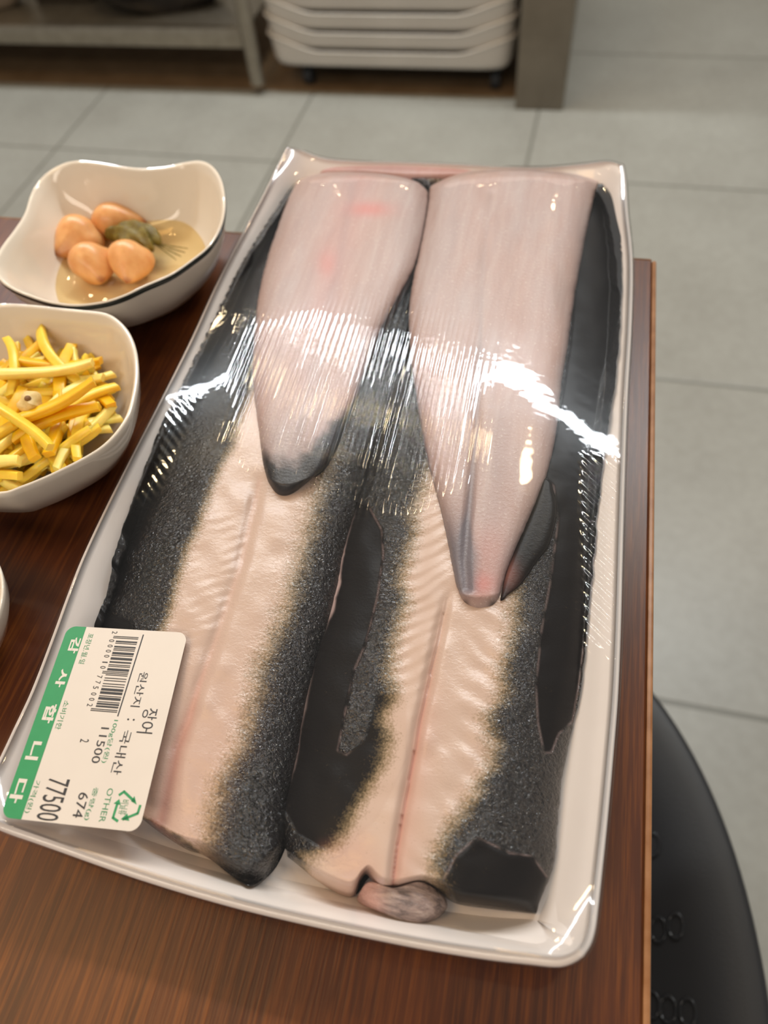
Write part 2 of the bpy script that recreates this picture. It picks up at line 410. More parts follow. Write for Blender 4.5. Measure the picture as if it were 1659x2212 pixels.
# boundary loop, for the lip and the outer wall
idx = np.arange(nb * na).reshape(nb, na)
loop = np.concatenate([idx[0, :-1], idx[:-1, -1], idx[-1, :0:-1], idx[:0:-1, 0]])
Vf = V.reshape(-1, 3); B = Vf[loop]; n = len(loop); cen = B.mean(0)
tan = np.roll(B, -1, 0) - np.roll(B, 1, 0); nrm = np.stack([tan[:, 1], -tan[:, 0]], 1); nrm /= np.linalg.norm(nrm, axis=1)[:, None]
if ((B[:, :2] - cen[:2]) * nrm).sum() < 0: nrm = -nrm
for _ in range(12): nrm = (nrm + np.roll(nrm, 1, 0) + np.roll(nrm, -1, 0)); nrm /= np.linalg.norm(nrm, axis=1)[:, None]
rings = []
for off, dz, fz in ((0.0012, -0.0004, None), (0.0019, -0.0014, None), (0.0019, -0.0030, None), (0.0010, -0.0046, None), (-0.0016, -0.0062, None), (-0.006, None, 0.55), (-0.0125, None, 0.12), (-0.015, None, 0.0), (-0.03, None, 0.0)):
    r = B.copy(); r[:, :2] += nrm * off
    r[:, 2] = B[:, 2] + dz if dz is not None else TZ + (B[:, 2] - 0.0062 - TZ) * fz + 0.0002
    rings.append(r)
Vall = np.concatenate([Vf] + rings); nv0 = len(Vf)
Fs = grid_faces(nb, na).tolist()
prev = loop
for k in range(len(rings)):
    cur = nv0 + k * n + np.arange(n)
    Fs += np.stack([prev, cur, np.roll(cur, -1), np.roll(prev, -1)], 1).tolist(); prev = cur
Fs.append(prev[::-1].tolist())
tray = mesh('serving_tray', Vall, Fs, MELAMINE)
tag(tray, 'long white melamine tray with lifted corners holding the wrapped eel', 'tray')

# ------------------------------------------------------------------ eel fillets
TCELL = 0.0015; TX0, TY0 = Vf[:, 0].min() - 0.02, Vf[:, 1].min() - 0.02
TH = np.zeros((int((Vf[:, 0].max() - TX0) / TCELL) + 16, int((Vf[:, 1].max() - TY0) / TCELL) + 16))
np.maximum.at(TH, (((Vf[:, 0] - TX0) / TCELL).astype(int), ((Vf[:, 1] - TY0) / TCELL).astype(int)), Vf[:, 2])
for _ in range(3):                                 # close small holes in the raster
    D = np.maximum.reduce([TH, np.roll(TH, 1, 0), np.roll(TH, -1, 0), np.roll(TH, 1, 1), np.roll(TH, -1, 1)]); TH = np.where(TH == 0, D, TH)
for _ in range(2): TH = (TH * 4 + np.roll(TH, 1, 0) + np.roll(TH, -1, 0) + np.roll(TH, 1, 1) + np.roll(TH, -1, 1)) / 8
def tray_z(P_):
    i = ((P_[..., 0] - TX0) / TCELL - 0.5).clip(0, TH.shape[0] - 2.01); j = ((P_[..., 1] - TY0) / TCELL - 0.5).clip(0, TH.shape[1] - 2.01)
    a, b = i.astype(int), j.astype(int); f, g = i - a, j - b
    return (TH[a, b] * (1 - f) + TH[a + 1, b] * f) * (1 - g) + (TH[a, b + 1] * (1 - f) + TH[a + 1, b + 1] * f) * g
HMAP = []                                          # every top surface, for the film above
def piece(name, rows, nu, nv, zfun, bot, mat, parent, attrs, jag=0.0, seed=1, lean=False):
    """solid fillet piece: rows of outline points (far to near), top height zfun, flat underside at bot"""
    rows = [resample(cr(np.array(r, float), 240) if len(r) > 2 else np.array(r, float), nu) for r in rows]
    Pk = np.array(rows)                            # (k,nu,2)
    seg = np.r_[0, np.cumsum(np.linalg.norm(np.diff(Pk, axis=0), axis=2).mean(1))]
    fine = cr(Pk, len(rows) * 30)
    sp = np.r_[0, np.cumsum(np.linalg.norm(np.diff(fine, axis=0), axis=2).mean(1))]
    tt = np.linspace(0, sp[-1], nv)
    j = np.clip(np.searchsorted(sp, tt) - 1, 0, len(sp) - 2); f = ((tt - sp[j]) / (sp[j + 1] - sp[j] + 1e-9))[:, None, None]
    X = fine[j] * (1 - f) + fine[j + 1] * f        # (nv,nu,2) pixels
    u = np.linspace(0, 1, nu)[None].repeat(nv, 0); v = np.linspace(0, 1, nv)[:, None].repeat(nu, 1)
    if jag:
        e = (np.abs(2 * u - 1) ** 12)
        X[..., 0] += e * jag * (vnoise(v * 60, u * 2 + 3, seed) + 0.6 * vnoise(v * 170, u * 2, seed + 1) - 0.8)
    px, py = X[..., 0], X[..., 1]
    z = zfun(u, v, px, py)
    T = unpA(X, z)
    if lean:                                       # the fillet's border leans against the tray's sloping wall
        for _ in range(6):
            z = np.maximum(z, np.minimum(tray_z(T) + 0.0016, TZ + 0.0225)); T = unpA(X, z)
    HMAP.append(T.reshape(-1, 3))
    bz = bot(u, v, px, py) if callable(bot) else np.full(z.shape, bot)
    Bt = T.copy(); Bt[..., 2] = np.minimum(np.maximum(bz, tray_z(T) + 0.0003) if lean else bz, z - 0.0004)
    i0 = np.arange(nv * nu).reshape(nv, nu)
    lp = np.concatenate([i0[0, :-1], i0[:-1, -1], i0[-1, :0:-1], i0[:0:-1, 0]])
    Vv = np.concatenate([T.reshape(-1, 3), Bt.reshape(-1, 3)]); N = nv * nu
    Fc = grid_faces(nv, nu)[:, ::1].tolist() + (grid_faces(nv, nu)[:, ::-1] + N).tolist()
    Fc += np.stack([lp, np.roll(lp, -1), np.roll(lp, -1) + N, lp + N], 1).tolist()
    at = {k: np.tile(fn(u, v, px, py).ravel(), 2) for k, fn in attrs.items()}
    me_o = mesh(name, Vv, Fc, mat, parent, True, at)
    bmx = bmesh.new(); bmx.from_mesh(me_o.data); bmesh.ops.recalc_face_normals(bmx, faces=bmx.faces); bmx.to_mesh(me_o.data); bmx.free()
    return me_o
edge = lambda u, p=2.6: np.clip(1 - np.abs(2 * u - 1) ** p, 0, 1) ** 0.55
# --- left fillet, skin side up
A_rows = [[(640, 385), (928, 385)], [(592, 452), (935, 470)], [(515, 568), (925, 580)], [(464, 672), (915, 690)], [(416, 770), (890, 790)],
          [(366, 866), (858, 890)], [(328, 960), (820, 985)], [(300, 1045), (785, 1080)], [(268, 1130), (762, 1160)], [(247, 1195), (745, 1225)],
          [(230, 1285), (728, 1310)], [(205, 1350), (706, 1390)], [(205, 1440), (684, 1470)], [(222, 1540), (664, 1560)], [(248, 1640), (645, 1660)],
          [(276, 1720), (632, 1735)], [(298, 1762), (345, 1798), (400, 1833), (445, 1850), (515, 1903), (548, 1912), (585, 1880), (616, 1815)]]
A_wl = [(640, 420), (610, 640), (585, 760), (545, 850), (508, 930), (480, 1000), (440, 1100), (405, 1190), (378, 1290), (350, 1370), (320, 1470), (290, 1600), (270, 1760), (300, 1900)]
A_wr = [(700, 900), (660, 1060), (645, 1110), (625, 1200), (600, 1290), (577, 1350), (545, 1430), (520, 1500), (492, 1600), (462, 1680), (440, 1740), (425, 1800), (420, 1900)]
A_mid = [(560, 1040), (540, 1130), (520, 1220), (490, 1310), (460, 1400), (430, 1480), (405, 1560), (382, 1620), (365, 1700), (350, 1770)]
def A_dk(u, v, x, y):
    wob = 22 * (vnoise(y / 60, x * 0 + 2, 11) - 0.5)
    l = 1 - sstep(-34, 26, x - xat(A_wl, y) - wob); r = sstep(-40, 95, x - xat(A_wr, y) - wob)
    end = sstep(-16, 12, y - np.interp(x, [290, 345, 400, 440], [1762, 1790, 1828, 1850]) + 14 * vnoise(x / 14, y / 14, 4))
    return np.clip(np.maximum(np.maximum(l, r), end * (x < 430)), 0, 1)
A_sm1 = [(400, 850), (330, 980), (300, 1060), (275, 1110), (262, 1180), (292, 1185), (330, 1090), (362, 1000), (398, 930), (432, 860)]
A_sm2 = [(200, 1300), (190, 1370), (290, 1380), (285, 1340), (240, 1325)]
def A_sm(u, v, x, y): return np.maximum(0.85 * soft_in(A_sm1, x, y, 12), soft_in(A_sm2, x, y, 8))
def A_pink(u, v, x, y):
    d = dseg(A_mid, x, y); k = 0.30 + 0.6 * sstep(1380, 1560, y)
    return 0.7 * k * np.exp(-(d / (6 + 8 * sstep(1450, 1620, y))) ** 2) + 0.20 * sstep(1250, 1700, y) * (1 - A_dk(u, v, x, y)) + 0.5 * np.exp(-(dseg([(330, 1775), (400, 1845), (450, 1860)], x, y) / 9) ** 2)
zlow = 0.0150
def A_z(u, v, x, y):
    d = dseg(A_mid, x, y)
    z = ZF + 0.0025 + (zlow - 0.0025) * edge(u) - 0.0016 * np.exp(-(d / 16) ** 2) * sstep(1000, 1100, y)
    e = sstep(0, 0.022, 1 - v); z = ZF + 0.002 + (z - ZF - 0.002) * np.sqrt(e)
    rib = np.sin((y - 0.32 * np.abs(x - xat(A_mid, y)) ) / 26 * 2 * np.pi + 3 * vnoise(x / 60, y / 60, 8)) * 0.00008 * sstep(0.35, 0.8, vnoise(x / 38, y / 45, 14)) * (0.25 + 0.75 * (x < xat(A_mid, y))) * (1 - sstep(1340, 1440, y))
    return z + rib * (1 - A_dk(u, v, x, y)) * sstep(1000, 1100, y) + 0.0008 * (vnoise(x / 40, y / 40, 3) - 0.5) * edge(u)
# --- right fillet, skin side up
B_rows = [[(915, 385), (1334, 398)], [(905, 500), (1341, 500)], [(880, 640), (1344, 620)], [(850, 780), (1334, 780)], [(815, 900), (1317, 905)],
          [(790, 1000), (1302, 1010)], [(768, 1080), (1290, 1110)], [(742, 1165), (1281, 1220)], [(723, 1262), (1270, 1330)], [(702, 1340), (1263, 1420)],
          [(678, 1410), (1251, 1500)], [(648, 1530), (1232, 1590)], [(636, 1620), (1213, 1690)], [(608, 1720), (1204, 1780)], [(600, 1785), (1197, 1860)],
          [(622, 1850), (700, 1912), (758, 1936), (778, 1900), (792, 1888), (815, 1920), (850, 1924), (905, 1910), (945, 1925), (985, 1950), (1060, 1962), (1158, 1972)]]
B_wl = [(965, 980), (940, 1050), (920, 1120), (908, 1200), (893, 1300), (872, 1380), (866, 1450), (870, 1520), (857, 1600), (832, 1680), (797, 1760), (756, 1830), (692, 1890), (640, 1960)]
B_wr = [(1120, 1200), (1095, 1300), (1098, 1350), (1085, 1420), (1070, 1500), (1060, 1560), (1048, 1640), (1030, 1700), (1000, 1760), (968, 1810), (950, 1850), (945, 1930), (945, 1980)]
B_mid = [(972, 1270), (952, 1350), (930, 1450), (905, 1560), (890, 1650), (872, 1740), (855, 1840), (845, 1925)]
def B_dk(u, v, x, y):
    wob = 22 * (vnoise(y / 50, x * 0 + 5, 21) - 0.5)
    l = 1 - sstep(-75, 22, x - xat(B_wl, y) - wob)
    r = sstep(-52, 60, x - xat(B_wr, y) - wob + 14 * (vnoise(y / 26, x / 60, 31) - 0.5))
    gill = soft_in([(640, 1840), (700, 1830), (770, 1880), (770, 1950), (690, 1920)], x, y, 16)
    return np.clip(np.maximum(np.maximum(l * (1 - 0.55 * gill), r), 0), 0, 1)
B_p1 = [(766, 1078), (800, 1100), (825, 1145), (828, 1200), (815, 1290), (790, 1390), (764, 1450), (745, 1540), (729, 1622), (748, 1630), (790, 1595), (812, 1500), (880, 1500), (880, 1640), (820, 1760), (740, 1840), (690, 1830), (640, 1800), (600, 1720), (630, 1560), (690, 1390), (725, 1250)]
B_p2 = [(1178, 1030), (1196, 1050), (1206, 1120), (1190, 1250), (1170, 1360), (1158, 1480), (1162, 1560), (1175, 1627), (1192, 1625), (1207, 1585), (1237, 1558), (1250, 1480), (1262, 1380), (1262, 1200), (1268, 1080), (1280, 950), (1300, 820), (1345, 640), (1345, 400), (1290, 400), (1250, 560), (1230, 760), (1205, 920)]
B_p3 = [(958, 1900), (985, 1848), (1030, 1808), (1100, 1842), (1150, 1850), (1182, 1895), (1165, 1975), (1100, 1965), (985, 1950)]
B_p4 = [(900, 1500), (960, 1300), (930, 1100), (900, 1200), (890, 1400), (850, 1700), (790, 1900), (900, 1930), (930, 1820)]
B_ln = [(800, 1100), (825, 1145), (828, 1200), (815, 1290), (790, 1390), (764, 1450), (745, 1540), (729, 1622), (748, 1630), (785, 1598)]
def B_sm(u, v, x, y):
    s_ = 0.0
    for p_, w_ in ((B_p1, 5), (B_p2, 5), (B_p3, 6)): s_ = np.maximum(s_, soft_in(p_, x, y, w_))
    return np.maximum(s_, 0.6 * soft_in(B_p4, x, y, 25))
def B_pink(u, v, x, y):
    d = dseg(B_mid, x, y)
    return 0.55 * np.exp(-(d / 6) ** 2) * sstep(1250, 1500, y) + 0.42 * np.exp(-(np.maximum(x - xat(B_mid, y), 0) / 40) ** 2) * (x > xat(B_mid, y)) * sstep(1400, 1600, y) \
        + 0.30 * soft_in([(700, 1830), (790, 1800), (830, 1920), (740, 1930)], x, y, 30)
def B_raw_glint(u, v, x, y):                             # bare cut edge along the left border, film meniscus highlight painted as pale lines around the wet patches
    ln = 0.0
    for p_ in (B_p2[:13], B_p3[:6], B_ln): ln = np.maximum(ln, 0.22 * np.exp(-(dseg(p_, x, y) / 2.0) ** 2) * sstep(0.25, 0.7, vnoise(x / 16, y / 16, 41)))
    return np.maximum(ln, B_cut(u, v, x, y))
def B_cut(u, v, x, y):
    k = sstep(1090, 1200, y) * (1 - sstep(1290, 1400, y)) * 0.75 + 0.25 * sstep(1400, 1500, y) * (1 - sstep(1650, 1750, y))
    return k * (1 - sstep(0.012, 0.022, u + 0.012 * (vnoise(y / 30, y * 0, 9) - 0.5))) + sstep(-6, 8, y - np.interp(x, [700, 760, 800], [1912, 1930, 1895])) * (x < 830) * (x > 760) * 0.6
def B_z(u, v, x, y):
    d = dseg(B_mid, x, y); on = sstep(1020, 1120, y)
    z = ZF + 0.0035 + (zlow + 0.001 - 0.0035) * edge(u) - 0.0022 * np.exp(-(d / 13) ** 2) * sstep(1250, 1340, y)
    z += 0.0012 * np.exp(-(np.maximum(xat(B_mid, y) - x, 0) / 50) ** 2) * (x < xat(B_mid, y)) * sstep(1250, 1400, y)
    e = sstep(0, 0.018, 1 - v); z = ZF + 0.002 + (z - ZF - 0.002) * np.sqrt(e)
    lx = x - xat(B_wl, y); rx = xat(B_wr, y) - x
    rl = np.sin((y + 0.35 * lx + 0.004 * lx ** 2) / 30 * 2 * np.pi + 2 * vnoise(x / 50, y / 70, 4)) * np.exp(-((lx - 8) / 55) ** 2) * (1 - sstep(1420, 1560, y))
    rr = np.sin((y + 0.75 * rx) / 52 * 2 * np.pi + 2 * vnoise(x / 50, y / 70, 6)) * np.exp(-((rx - 20) / 60) ** 2) * sstep(1270, 1330, y)
    return z + (rl * 0.00015 + rr * 0.00020) * on * (1 - soft_in(B_p1, x, y, 14)) + 0.0008 * (vnoise(x / 40, y / 40, 13) - 0.5) * edge(u) + 0.0010 * soft_in(B_p3, x, y, 12)
rip = lambda dk: (lambda u, v, x, y: 0.12 + 0.88 * dk(u, v, x, y))
zero4 = lambda u, v, x, y: np.zeros_like(u)
eelA = thing('eel_fillet', tuple(unp(480, 1100, TZ + 0.005)), 'left one of the two folded eel fillets, its near end under the price label', 'fish', 'folded eel fillets on the tray')
eelB = thing('eel_fillet', tuple(unp(980, 1100, TZ + 0.005)), 'right one of the two folded eel fillets, with pointed tail tip and grey flap', 'fish', 'folded eel fillets on the tray')
piece('skin_side', A_rows, 190, 480, A_z, ZF + 0.0003, SKIN, eelA, dict(dk=A_dk, sm=A_sm, pink=A_pink, rip=rip(A_dk), raw_glint=zero4), jag=3.5, seed=2, lean=True)
piece('skin_side', B_rows, 210, 500, B_z, ZF + 0.0006, SKIN, eelB, dict(dk=B_dk, sm=B_sm, pink=B_pink, rip=rip(B_dk), raw_glint=B_raw_glint), jag=3.5, seed=5, lean=True)
# --- upper layers: tail halves folded over, flesh side up
AU = [[(646, 384), (700, 370), (770, 367), (840, 374), (895, 388), (910, 398)], [(622, 430), (926, 420)], [(600, 490), (919, 480)], [(580, 550), (900, 565)],
      [(560, 630), (868, 630)], [(550, 720), (828, 705)], [(546, 800), (797, 780)], [(551, 870), (772, 850)], [(560, 940), (745, 920)], [(568, 1000), (708, 1000)],
      [(580, 1045), (595, 1066), (612, 1073), (632, 1068), (655, 1050), (674, 1034)]]
BU = [[(930, 394), (1000, 369), (1080, 361), (1160, 362), (1240, 371), (1296, 384)], [(921, 460), (1279, 440)], [(904, 550), (1259, 540)], [(886, 640), (1241, 640)],
      [(885, 740), (1227, 740)], [(896, 830), (1213, 830)], [(908, 910), (1202, 930)], [(925, 1000), (1182, 1020)], [(945, 1080), (1156, 1090)], [(962, 1150), (1126, 1160)],
      [(976, 1220), (1100, 1220)], [(986, 1265), (1086, 1265)], [(1000, 1303), (1020, 1316), (1040, 1322), (1062, 1315), (1077, 1300)]]
zU = ZF + zlow
def up_z(h0, h1, back=0.022):
    def f(u, v, x, y):
        e = np.clip(1 - np.abs(2 * u - 1) ** 5, 0, 1) ** 0.5
        th = (h0 * (1 - v) + h1 * v)
        z = zU - 0.002 + (th + 0.002) * (0.25 + 0.75 * e) * np.sqrt(np.clip((1 - v) / 0.03, 0.02, 1))
        z = z - 0.0115 * (1 - sstep(0, back, v)) ** 1.6
        z += 0.0006 * (vnoise(x / 34, y / 90, 17) - 0.5)
        return z
    return f
AUz = up_z(0.0105, 0.0040)
BM = [(1062, 420), (1045, 560), (1040, 660), (1037, 760), (1033, 860), (1028, 950), (1018, 1050), (1010, 1130), (1004, 1210), (1008, 1270)]
def BUz(u, v, x, y):
    return up_z(0.0115, 0.0045)(u, v, x, y) - 0.0014 * np.exp(-(dseg(BM, x, y) / 11) ** 2) * (0.35 + 0.65 * sstep(700, 950, y))
AU_mid = [(760, 400), (735, 560), (700, 700), (665, 850), (640, 980)]
def AU_tip(u, v, x, y):
    yb = np.interp(x, [550, 567, 600, 640, 670, 705, 745, 780], [950, 980, 1002, 1000, 972, 930, 890, 866])
    return sstep(-26, 18, y - yb + 16 * (vnoise(x / 12, y / 12, 3) - 0.5)) + 0.8 * (1 - sstep(0.004, 0.012, 1 - u)) * (1 - sstep(600, 900, y) * 0.2)
def AU_pink(u, v, x, y):
    return 0.75 * np.exp(-((x - 800) / 46) ** 2 - ((y - 452) / 16) ** 2) + 0.45 * np.exp(-((x - 708) / 22) ** 2 - ((y - 570) / 30) ** 2) + 0.22 * np.exp(-(dseg([(780, 390), (720, 560), (690, 690)], x, y) / 42) ** 2)
piece('flesh_side', AU, 150, 330, AUz, zU - 0.003, FLESH, eelA,
      dict(pink=AU_pink, tip=lambda u, v, x, y: np.clip(AU_tip(u, v, x, y), 0, 1),
           dark=lambda u, v, x, y: 0.16 * np.exp(-(dseg(AU_mid, x, y) / 12) ** 2) + 0.35 * sstep(860, 1000, y)), jag=1.2, seed=7)
def BU_dark(u, v, x, y):
    k = 0.10 + 0.35 * sstep(600, 850, y) + 0.25 * sstep(950, 1100, y)
    d = k * np.exp(-(dseg(BM, x, y) / (5 + 7 * sstep(900, 1150, y))) ** 2)
    left = 0.85 * sstep(1060, 1200, y) * (1 - sstep(-12, 26, x - np.interp(y, [1000, 1100, 1200, 1290], [945, 995, 1022, 1018])))
    el = 0.5 * (1 - sstep(0.006, 0.02, u)) * sstep(800, 1000, y)
    return np.clip(d + left + el + 0.16 * sstep(820, 1150, y), 0, 1) * (1 - sstep(1270, 1305, y))
def BU_pink(u, v, x, y):
    return 0.75 * np.exp(-((x - 1040) / 34) ** 2 - ((y - 1262) / 26) ** 2) + 0.30 * np.exp(-((x - 1055) / 40) ** 2 - ((y - 1190) / 55) ** 2)
def BU_tip(u, v, x, y):
    return np.clip(0.85 * np.exp(-((x - 1004) / 10) ** 2 - ((y - 1304) / 10) ** 2) + 0.85 * np.exp(-((x - 1066) / 12) ** 2 - ((y - 1306) / 12) ** 2) + 0.55 * (1 - sstep(0.003, 0.014, 1 - u)) * sstep(1150, 1240, y), 0, 1)
piece('flesh_side', BU, 170, 420, BUz, zU - 0.003, FLESH, eelB, dict(pink=BU_pink, tip=BU_tip, dark=BU_dark), jag=1.5, seed=9)
# dark skin lying beside the tail tip, grey flap at the near end, pink fold at the far rim
TF = [[(1172, 1040), (1180, 1034), (1192, 1046)], [(1150, 1095), (1203, 1100)], [(1122, 1160), (1188, 1170)], [(1100, 1215), (1158, 1215)], [(1086, 1262), (1125, 1262)], [(1080, 1296), (1094, 1288)]]
piece('tail_fin', TF, 40, 80, lambda u, v, x, y: zU + 0.0004 + 0.0018 * edge(u), zU - 0.002, SKIN, eelB,
      dict(dk=lambda u, v, x, y: 1.0 + 0 * u, sm=lambda u, v, x, y: 0.95 + 0 * u, pink=lambda u, v, x, y: 0.45 * np.exp(-((x - 1095) / 22) ** 2 - ((y - 1235) / 34) ** 2), rip=lambda u, v, x, y: 0.8 + 0 * u, raw_glint=zero4))
FL = [[(772, 1936), (798, 1905), (850, 1918), (905, 1905), (950, 1926)], [(772, 1945), (800, 1930), (860, 1935), (910, 1925), (962, 1940)], [(785, 1956), (860, 1962), (966, 1958)], [(812, 1968), (870, 1982), (950, 1978)], [(850, 1986), (895, 1999), (932, 1990)]]
fl = piece('gill_flap', FL, 60, 50, lambda u, v, x, y: ZF + 0.0035 + 0.0085 * edge(u) * (1 - 0.75 * v ** 3), ZF + 0.001, FLAP, eelB,
      dict(dk=lambda u, v, x, y: np.clip(0.34 + 0.4 * vnoise(x / 20, y / 7, 3) - 0.7 * (x < 815) + 0.5 * sstep(0.85, 1.0, v), 0, 1), sm=lambda u, v, x, y: 0.35 + 0 * u,
           pink=lambda u, v, x, y: 0.75 * (1 - sstep(800, 850, x)), rip=lambda u, v, x, y: 0.9 + 0 * u, raw_glint=lambda u, v, x, y: 0.25 + 0 * u))
tag(fl, 'grey and pink flap of skin at the near end')
FO = [[(672, 352), (760, 351), (880, 353), (1000, 359), (1040, 363)], [(668, 362), (1040, 372)], [(672, 378), (780, 378), (900, 390), (1030, 380)]]
fo = piece('fold_edge', FO, 80, 20, lambda u, v, x, y: ZF + 0.0145 + 0.003 * edge(u) * np.sin(np.pi * np.clip(v, 0, 1)), ZF + 0.006, FLESH, eelA,
      dict(pink=lambda u, v, x, y: 0.42 + 0 * u, tip=zero4, dark=zero4)); tag(fo, 'pink folded far end')

# ------------------------------------------------------------------ cling film
NFa, NFb = 150, 300
P, s, q = coons(NFa, NFb)
A, Q = np.meshgrid(s, q)
PTS = np.concatenate(HMAP)
cell = 0.0012; x0, y0 = P[..., 0].min() - 0.01, P[..., 1].min() - 0.01
HX, HY = int((P[..., 0].max() - x0) / cell) + 12, int((P[..., 1].max() - y0) / cell) + 12
Hh = np.full((HX, HY), ZF); ii = ((PTS[:, 0] - x0) / cell).astype(int).clip(0, HX - 1); jj = ((PTS[:, 1] - y0) / cell).astype(int).clip(0, HY - 1)
np.maximum.at(Hh, (ii, jj), PTS[:, 2])
gi = ((P[..., 0] - x0) / cell).astype(int).clip(0, HX - 1); gj = ((P[..., 1] - y0) / cell).astype(int).clip(0, HY - 1)
O = Hh[gi, gj] + 0.0004
for _ in range(3):
    O[1:-1, 1:-1] = (O[1:-1, 1:-1] * 2 + O[:-2, 1:-1] + O[2:, 1:-1] + O[1:-1, :-2] + O[1:-1, 2:]) / 6
Z = P[..., 2] + 0.0006
Z0 = Z.copy()
Z[1:-1, 1:-1] = np.maximum(Z[1:-1, 1:-1], O[1:-1, 1:-1])
for it in range(2600):
    Z[1:-1, 1:-1] = 0.25 * (Z[:-2, 1:-1] + Z[2:, 1:-1] + Z[1:-1, :-2] + Z[1:-1, 2:])
    if it < 2560: Z[1:-1, 1:-1] = np.maximum(Z[1:-1, 1:-1], O[1:-1, 1:-1])
Z[1:-1, 1:-1] = np.maximum(Z[1:-1, 1:-1], O[1:-1, 1:-1] - 0.0002)
for _ in range(6):
    Z[1:-1, 1:-1] = (Z[1:-1, 1:-1] * 2 + Z[:-2, 1:-1] + Z[2:, 1:-1] + Z[1:-1, :-2] + Z[1:-1, 2:]) / 6
FV = P.copy(); FV[..., 2] = Z
def projA(V):
    d = V - np.array([0, 0, CZ]); w_ = d @ F
    return 829.5 + FPX * (d @ R) / w_, 1106 - FPX * (d @ U) / w_
fx, fy = projA(FV)
wr = soft_in([(545, 700), (700, 690), (860, 640), (960, 690), (1040, 760), (1030, 1060), (800, 1080), (620, 1060), (520, 960)], fx, fy, 60)
wr2 = np.maximum(soft_in([(1262, 990), (1340, 1000), (1332, 1420), (1262, 1400)], fx, fy, 14), 0.15 * soft_in([(330, 880), (430, 860), (330, 1080), (260, 1080)], fx, fy, 14))
idx = np.arange(NFb * NFa).reshape(NFb, NFa)
loop = np.concatenate([idx[0, :-1], idx[:-1, -1], idx[-1, :0:-1], idx[:0:-1, 0]])
Bp = FV.reshape(-1, 3)[loop]; tan = np.roll(Bp, -1, 0) - np.roll(Bp, 1, 0); nr = np.stack([tan[:, 1], -tan[:, 0]], 1); nr /= np.linalg.norm(nr, axis=1)[:, None]
if ((Bp[:, :2] - Bp[:, :2].mean(0)) * nr).sum() < 0: nr = -nr
for _ in range(15): nr = nr + np.roll(nr, 1, 0) + np.roll(nr, -1, 0); nr /= np.linalg.norm(nr, axis=1)[:, None]
skirt = []
for off, dz in ((0.0016, -0.0004), (0.0025, -0.0016), (0.0026, -0.0032), (0.0018, -0.0052)):
    r = Bp.copy(); r[:, :2] += nr * off; r[:, 2] += dz; skirt.append(r)
FVa = np.concatenate([FV.reshape(-1, 3)] + skirt); nf = len(loop); Fc = grid_faces(NFb, NFa).tolist(); prev = loop
for k in range(len(skirt)):
    cur = NFb * NFa + k * nf + np.arange(nf)
    Fc += np.stack([prev, cur, np.roll(cur, -1), np.roll(prev, -1)], 1).tolist(); prev = cur
pad = np.zeros(nf * len(skirt))
fo = mesh('cling_film', FVa, Fc, FILM, attrs=dict(wr=np.r_[wr.ravel(), pad], wr2=np.r_[wr2.ravel(), pad]))
bmx = bmesh.new(); bmx.from_mesh(fo.data); bmesh.ops.recalc_face_normals(bmx, faces=bmx.faces)
if sum(f.normal.z for f in bmx.faces) < 0: bmesh.ops.reverse_faces(bmx, faces=bmx.faces)
bmx.to_mesh(fo.data); bmx.free()
tag(fo, 'clear cling film stretched over the white tray, with a bright lamp streak', 'plastic wrap')

# ------------------------------------------------------------------ price label
# label frame: s along the reading direction (towards the viewer), t from the green band upwards
LC = {(0, 0): (147, 1352), (0, 1): (406, 1367), (1, 1): (300, 1798), (1, 0): (0, 1765)}
def film_z(x, y):
    d2 = (FV[..., 0] - x) ** 2 + (FV[..., 1] - y) ** 2; k = np.argmin(d2)
    return FV.reshape(-1, 3)[k, 2]
def homog(src, dst):
    Am = []
    for (x, y), (X, Y) in zip(src, dst):
        Am.append([x, y, 1, 0, 0, 0, -X * x, -X * y, -X]); Am.append([0, 0, 0, x, y, 1, -Y * x, -Y * y, -Y])
    return np.linalg.svd(np.array(Am, float))[2][-1].reshape(3, 3)
keys = [(0, 0), (0, 1), (1, 1), (1, 0)]
corner3 = {}
for k in keys:
    z = TZ + 0.026
    for _ in range(4): z = film_z(*unp(*LC[k], z)[:2])
    corner3[k] = z
Hst = homog(keys, [LC[k] for k in keys])           # (s,t) -> pixel
def st2px(st):
    st = np.asarray(st, float); v = np.concatenate([st, np.ones(st.shape[:-1] + (1,))], -1) @ Hst.T
    return v[..., :2] / v[..., 2:]
c3 = np.array([unp(*LC[k], corner3[k]) for k in keys])
PL = np.linalg.lstsq(np.c_[np.ones(4), c3[:, :2]], c3[:, 2], rcond=None)[0]      # the label is a flat card: z = a + bx + cy
def label_pt(st, up=0.0):
    px_ = st2px(np.asarray(st, float))
    d = F + R * ((px_[..., 0:1] - 829.5) / FPX) - U * ((px_[..., 1:2] - 1106) / FPX)
    t_ = (PL[0] + up - CZ) / (d[..., 2] - PL[1] * d[..., 0] - PL[2] * d[..., 1])
    return d * t_[..., None] + np.array([0, 0, CZ])
gs = np.stack(np.meshgrid(np.linspace(0, 1, 24), np.linspace(0, 1, 18), indexing='ij'), -1)
pp = label_pt(gs); PL[0] += max(film_z(p[0], p[1]) - p[2] for p in pp.reshape(-1, 3)) + 0.0004
LW, LH = 64.0, 44.0
r_ = 3.4
def rounded(n=10):
    pts = []
    for cx, cy, a0 in ((LW - r_, LH - r_, 0), (r_, LH - r_, 90), (r_, r_, 180), (LW - r_, r_, 270)):
        for k in range(n + 1):
            a = math.radians(a0 + 90 * k / n); pts.append((cx + r_ * math.cos(a), cy + r_ * math.sin(a)))
    return np.array(pts)
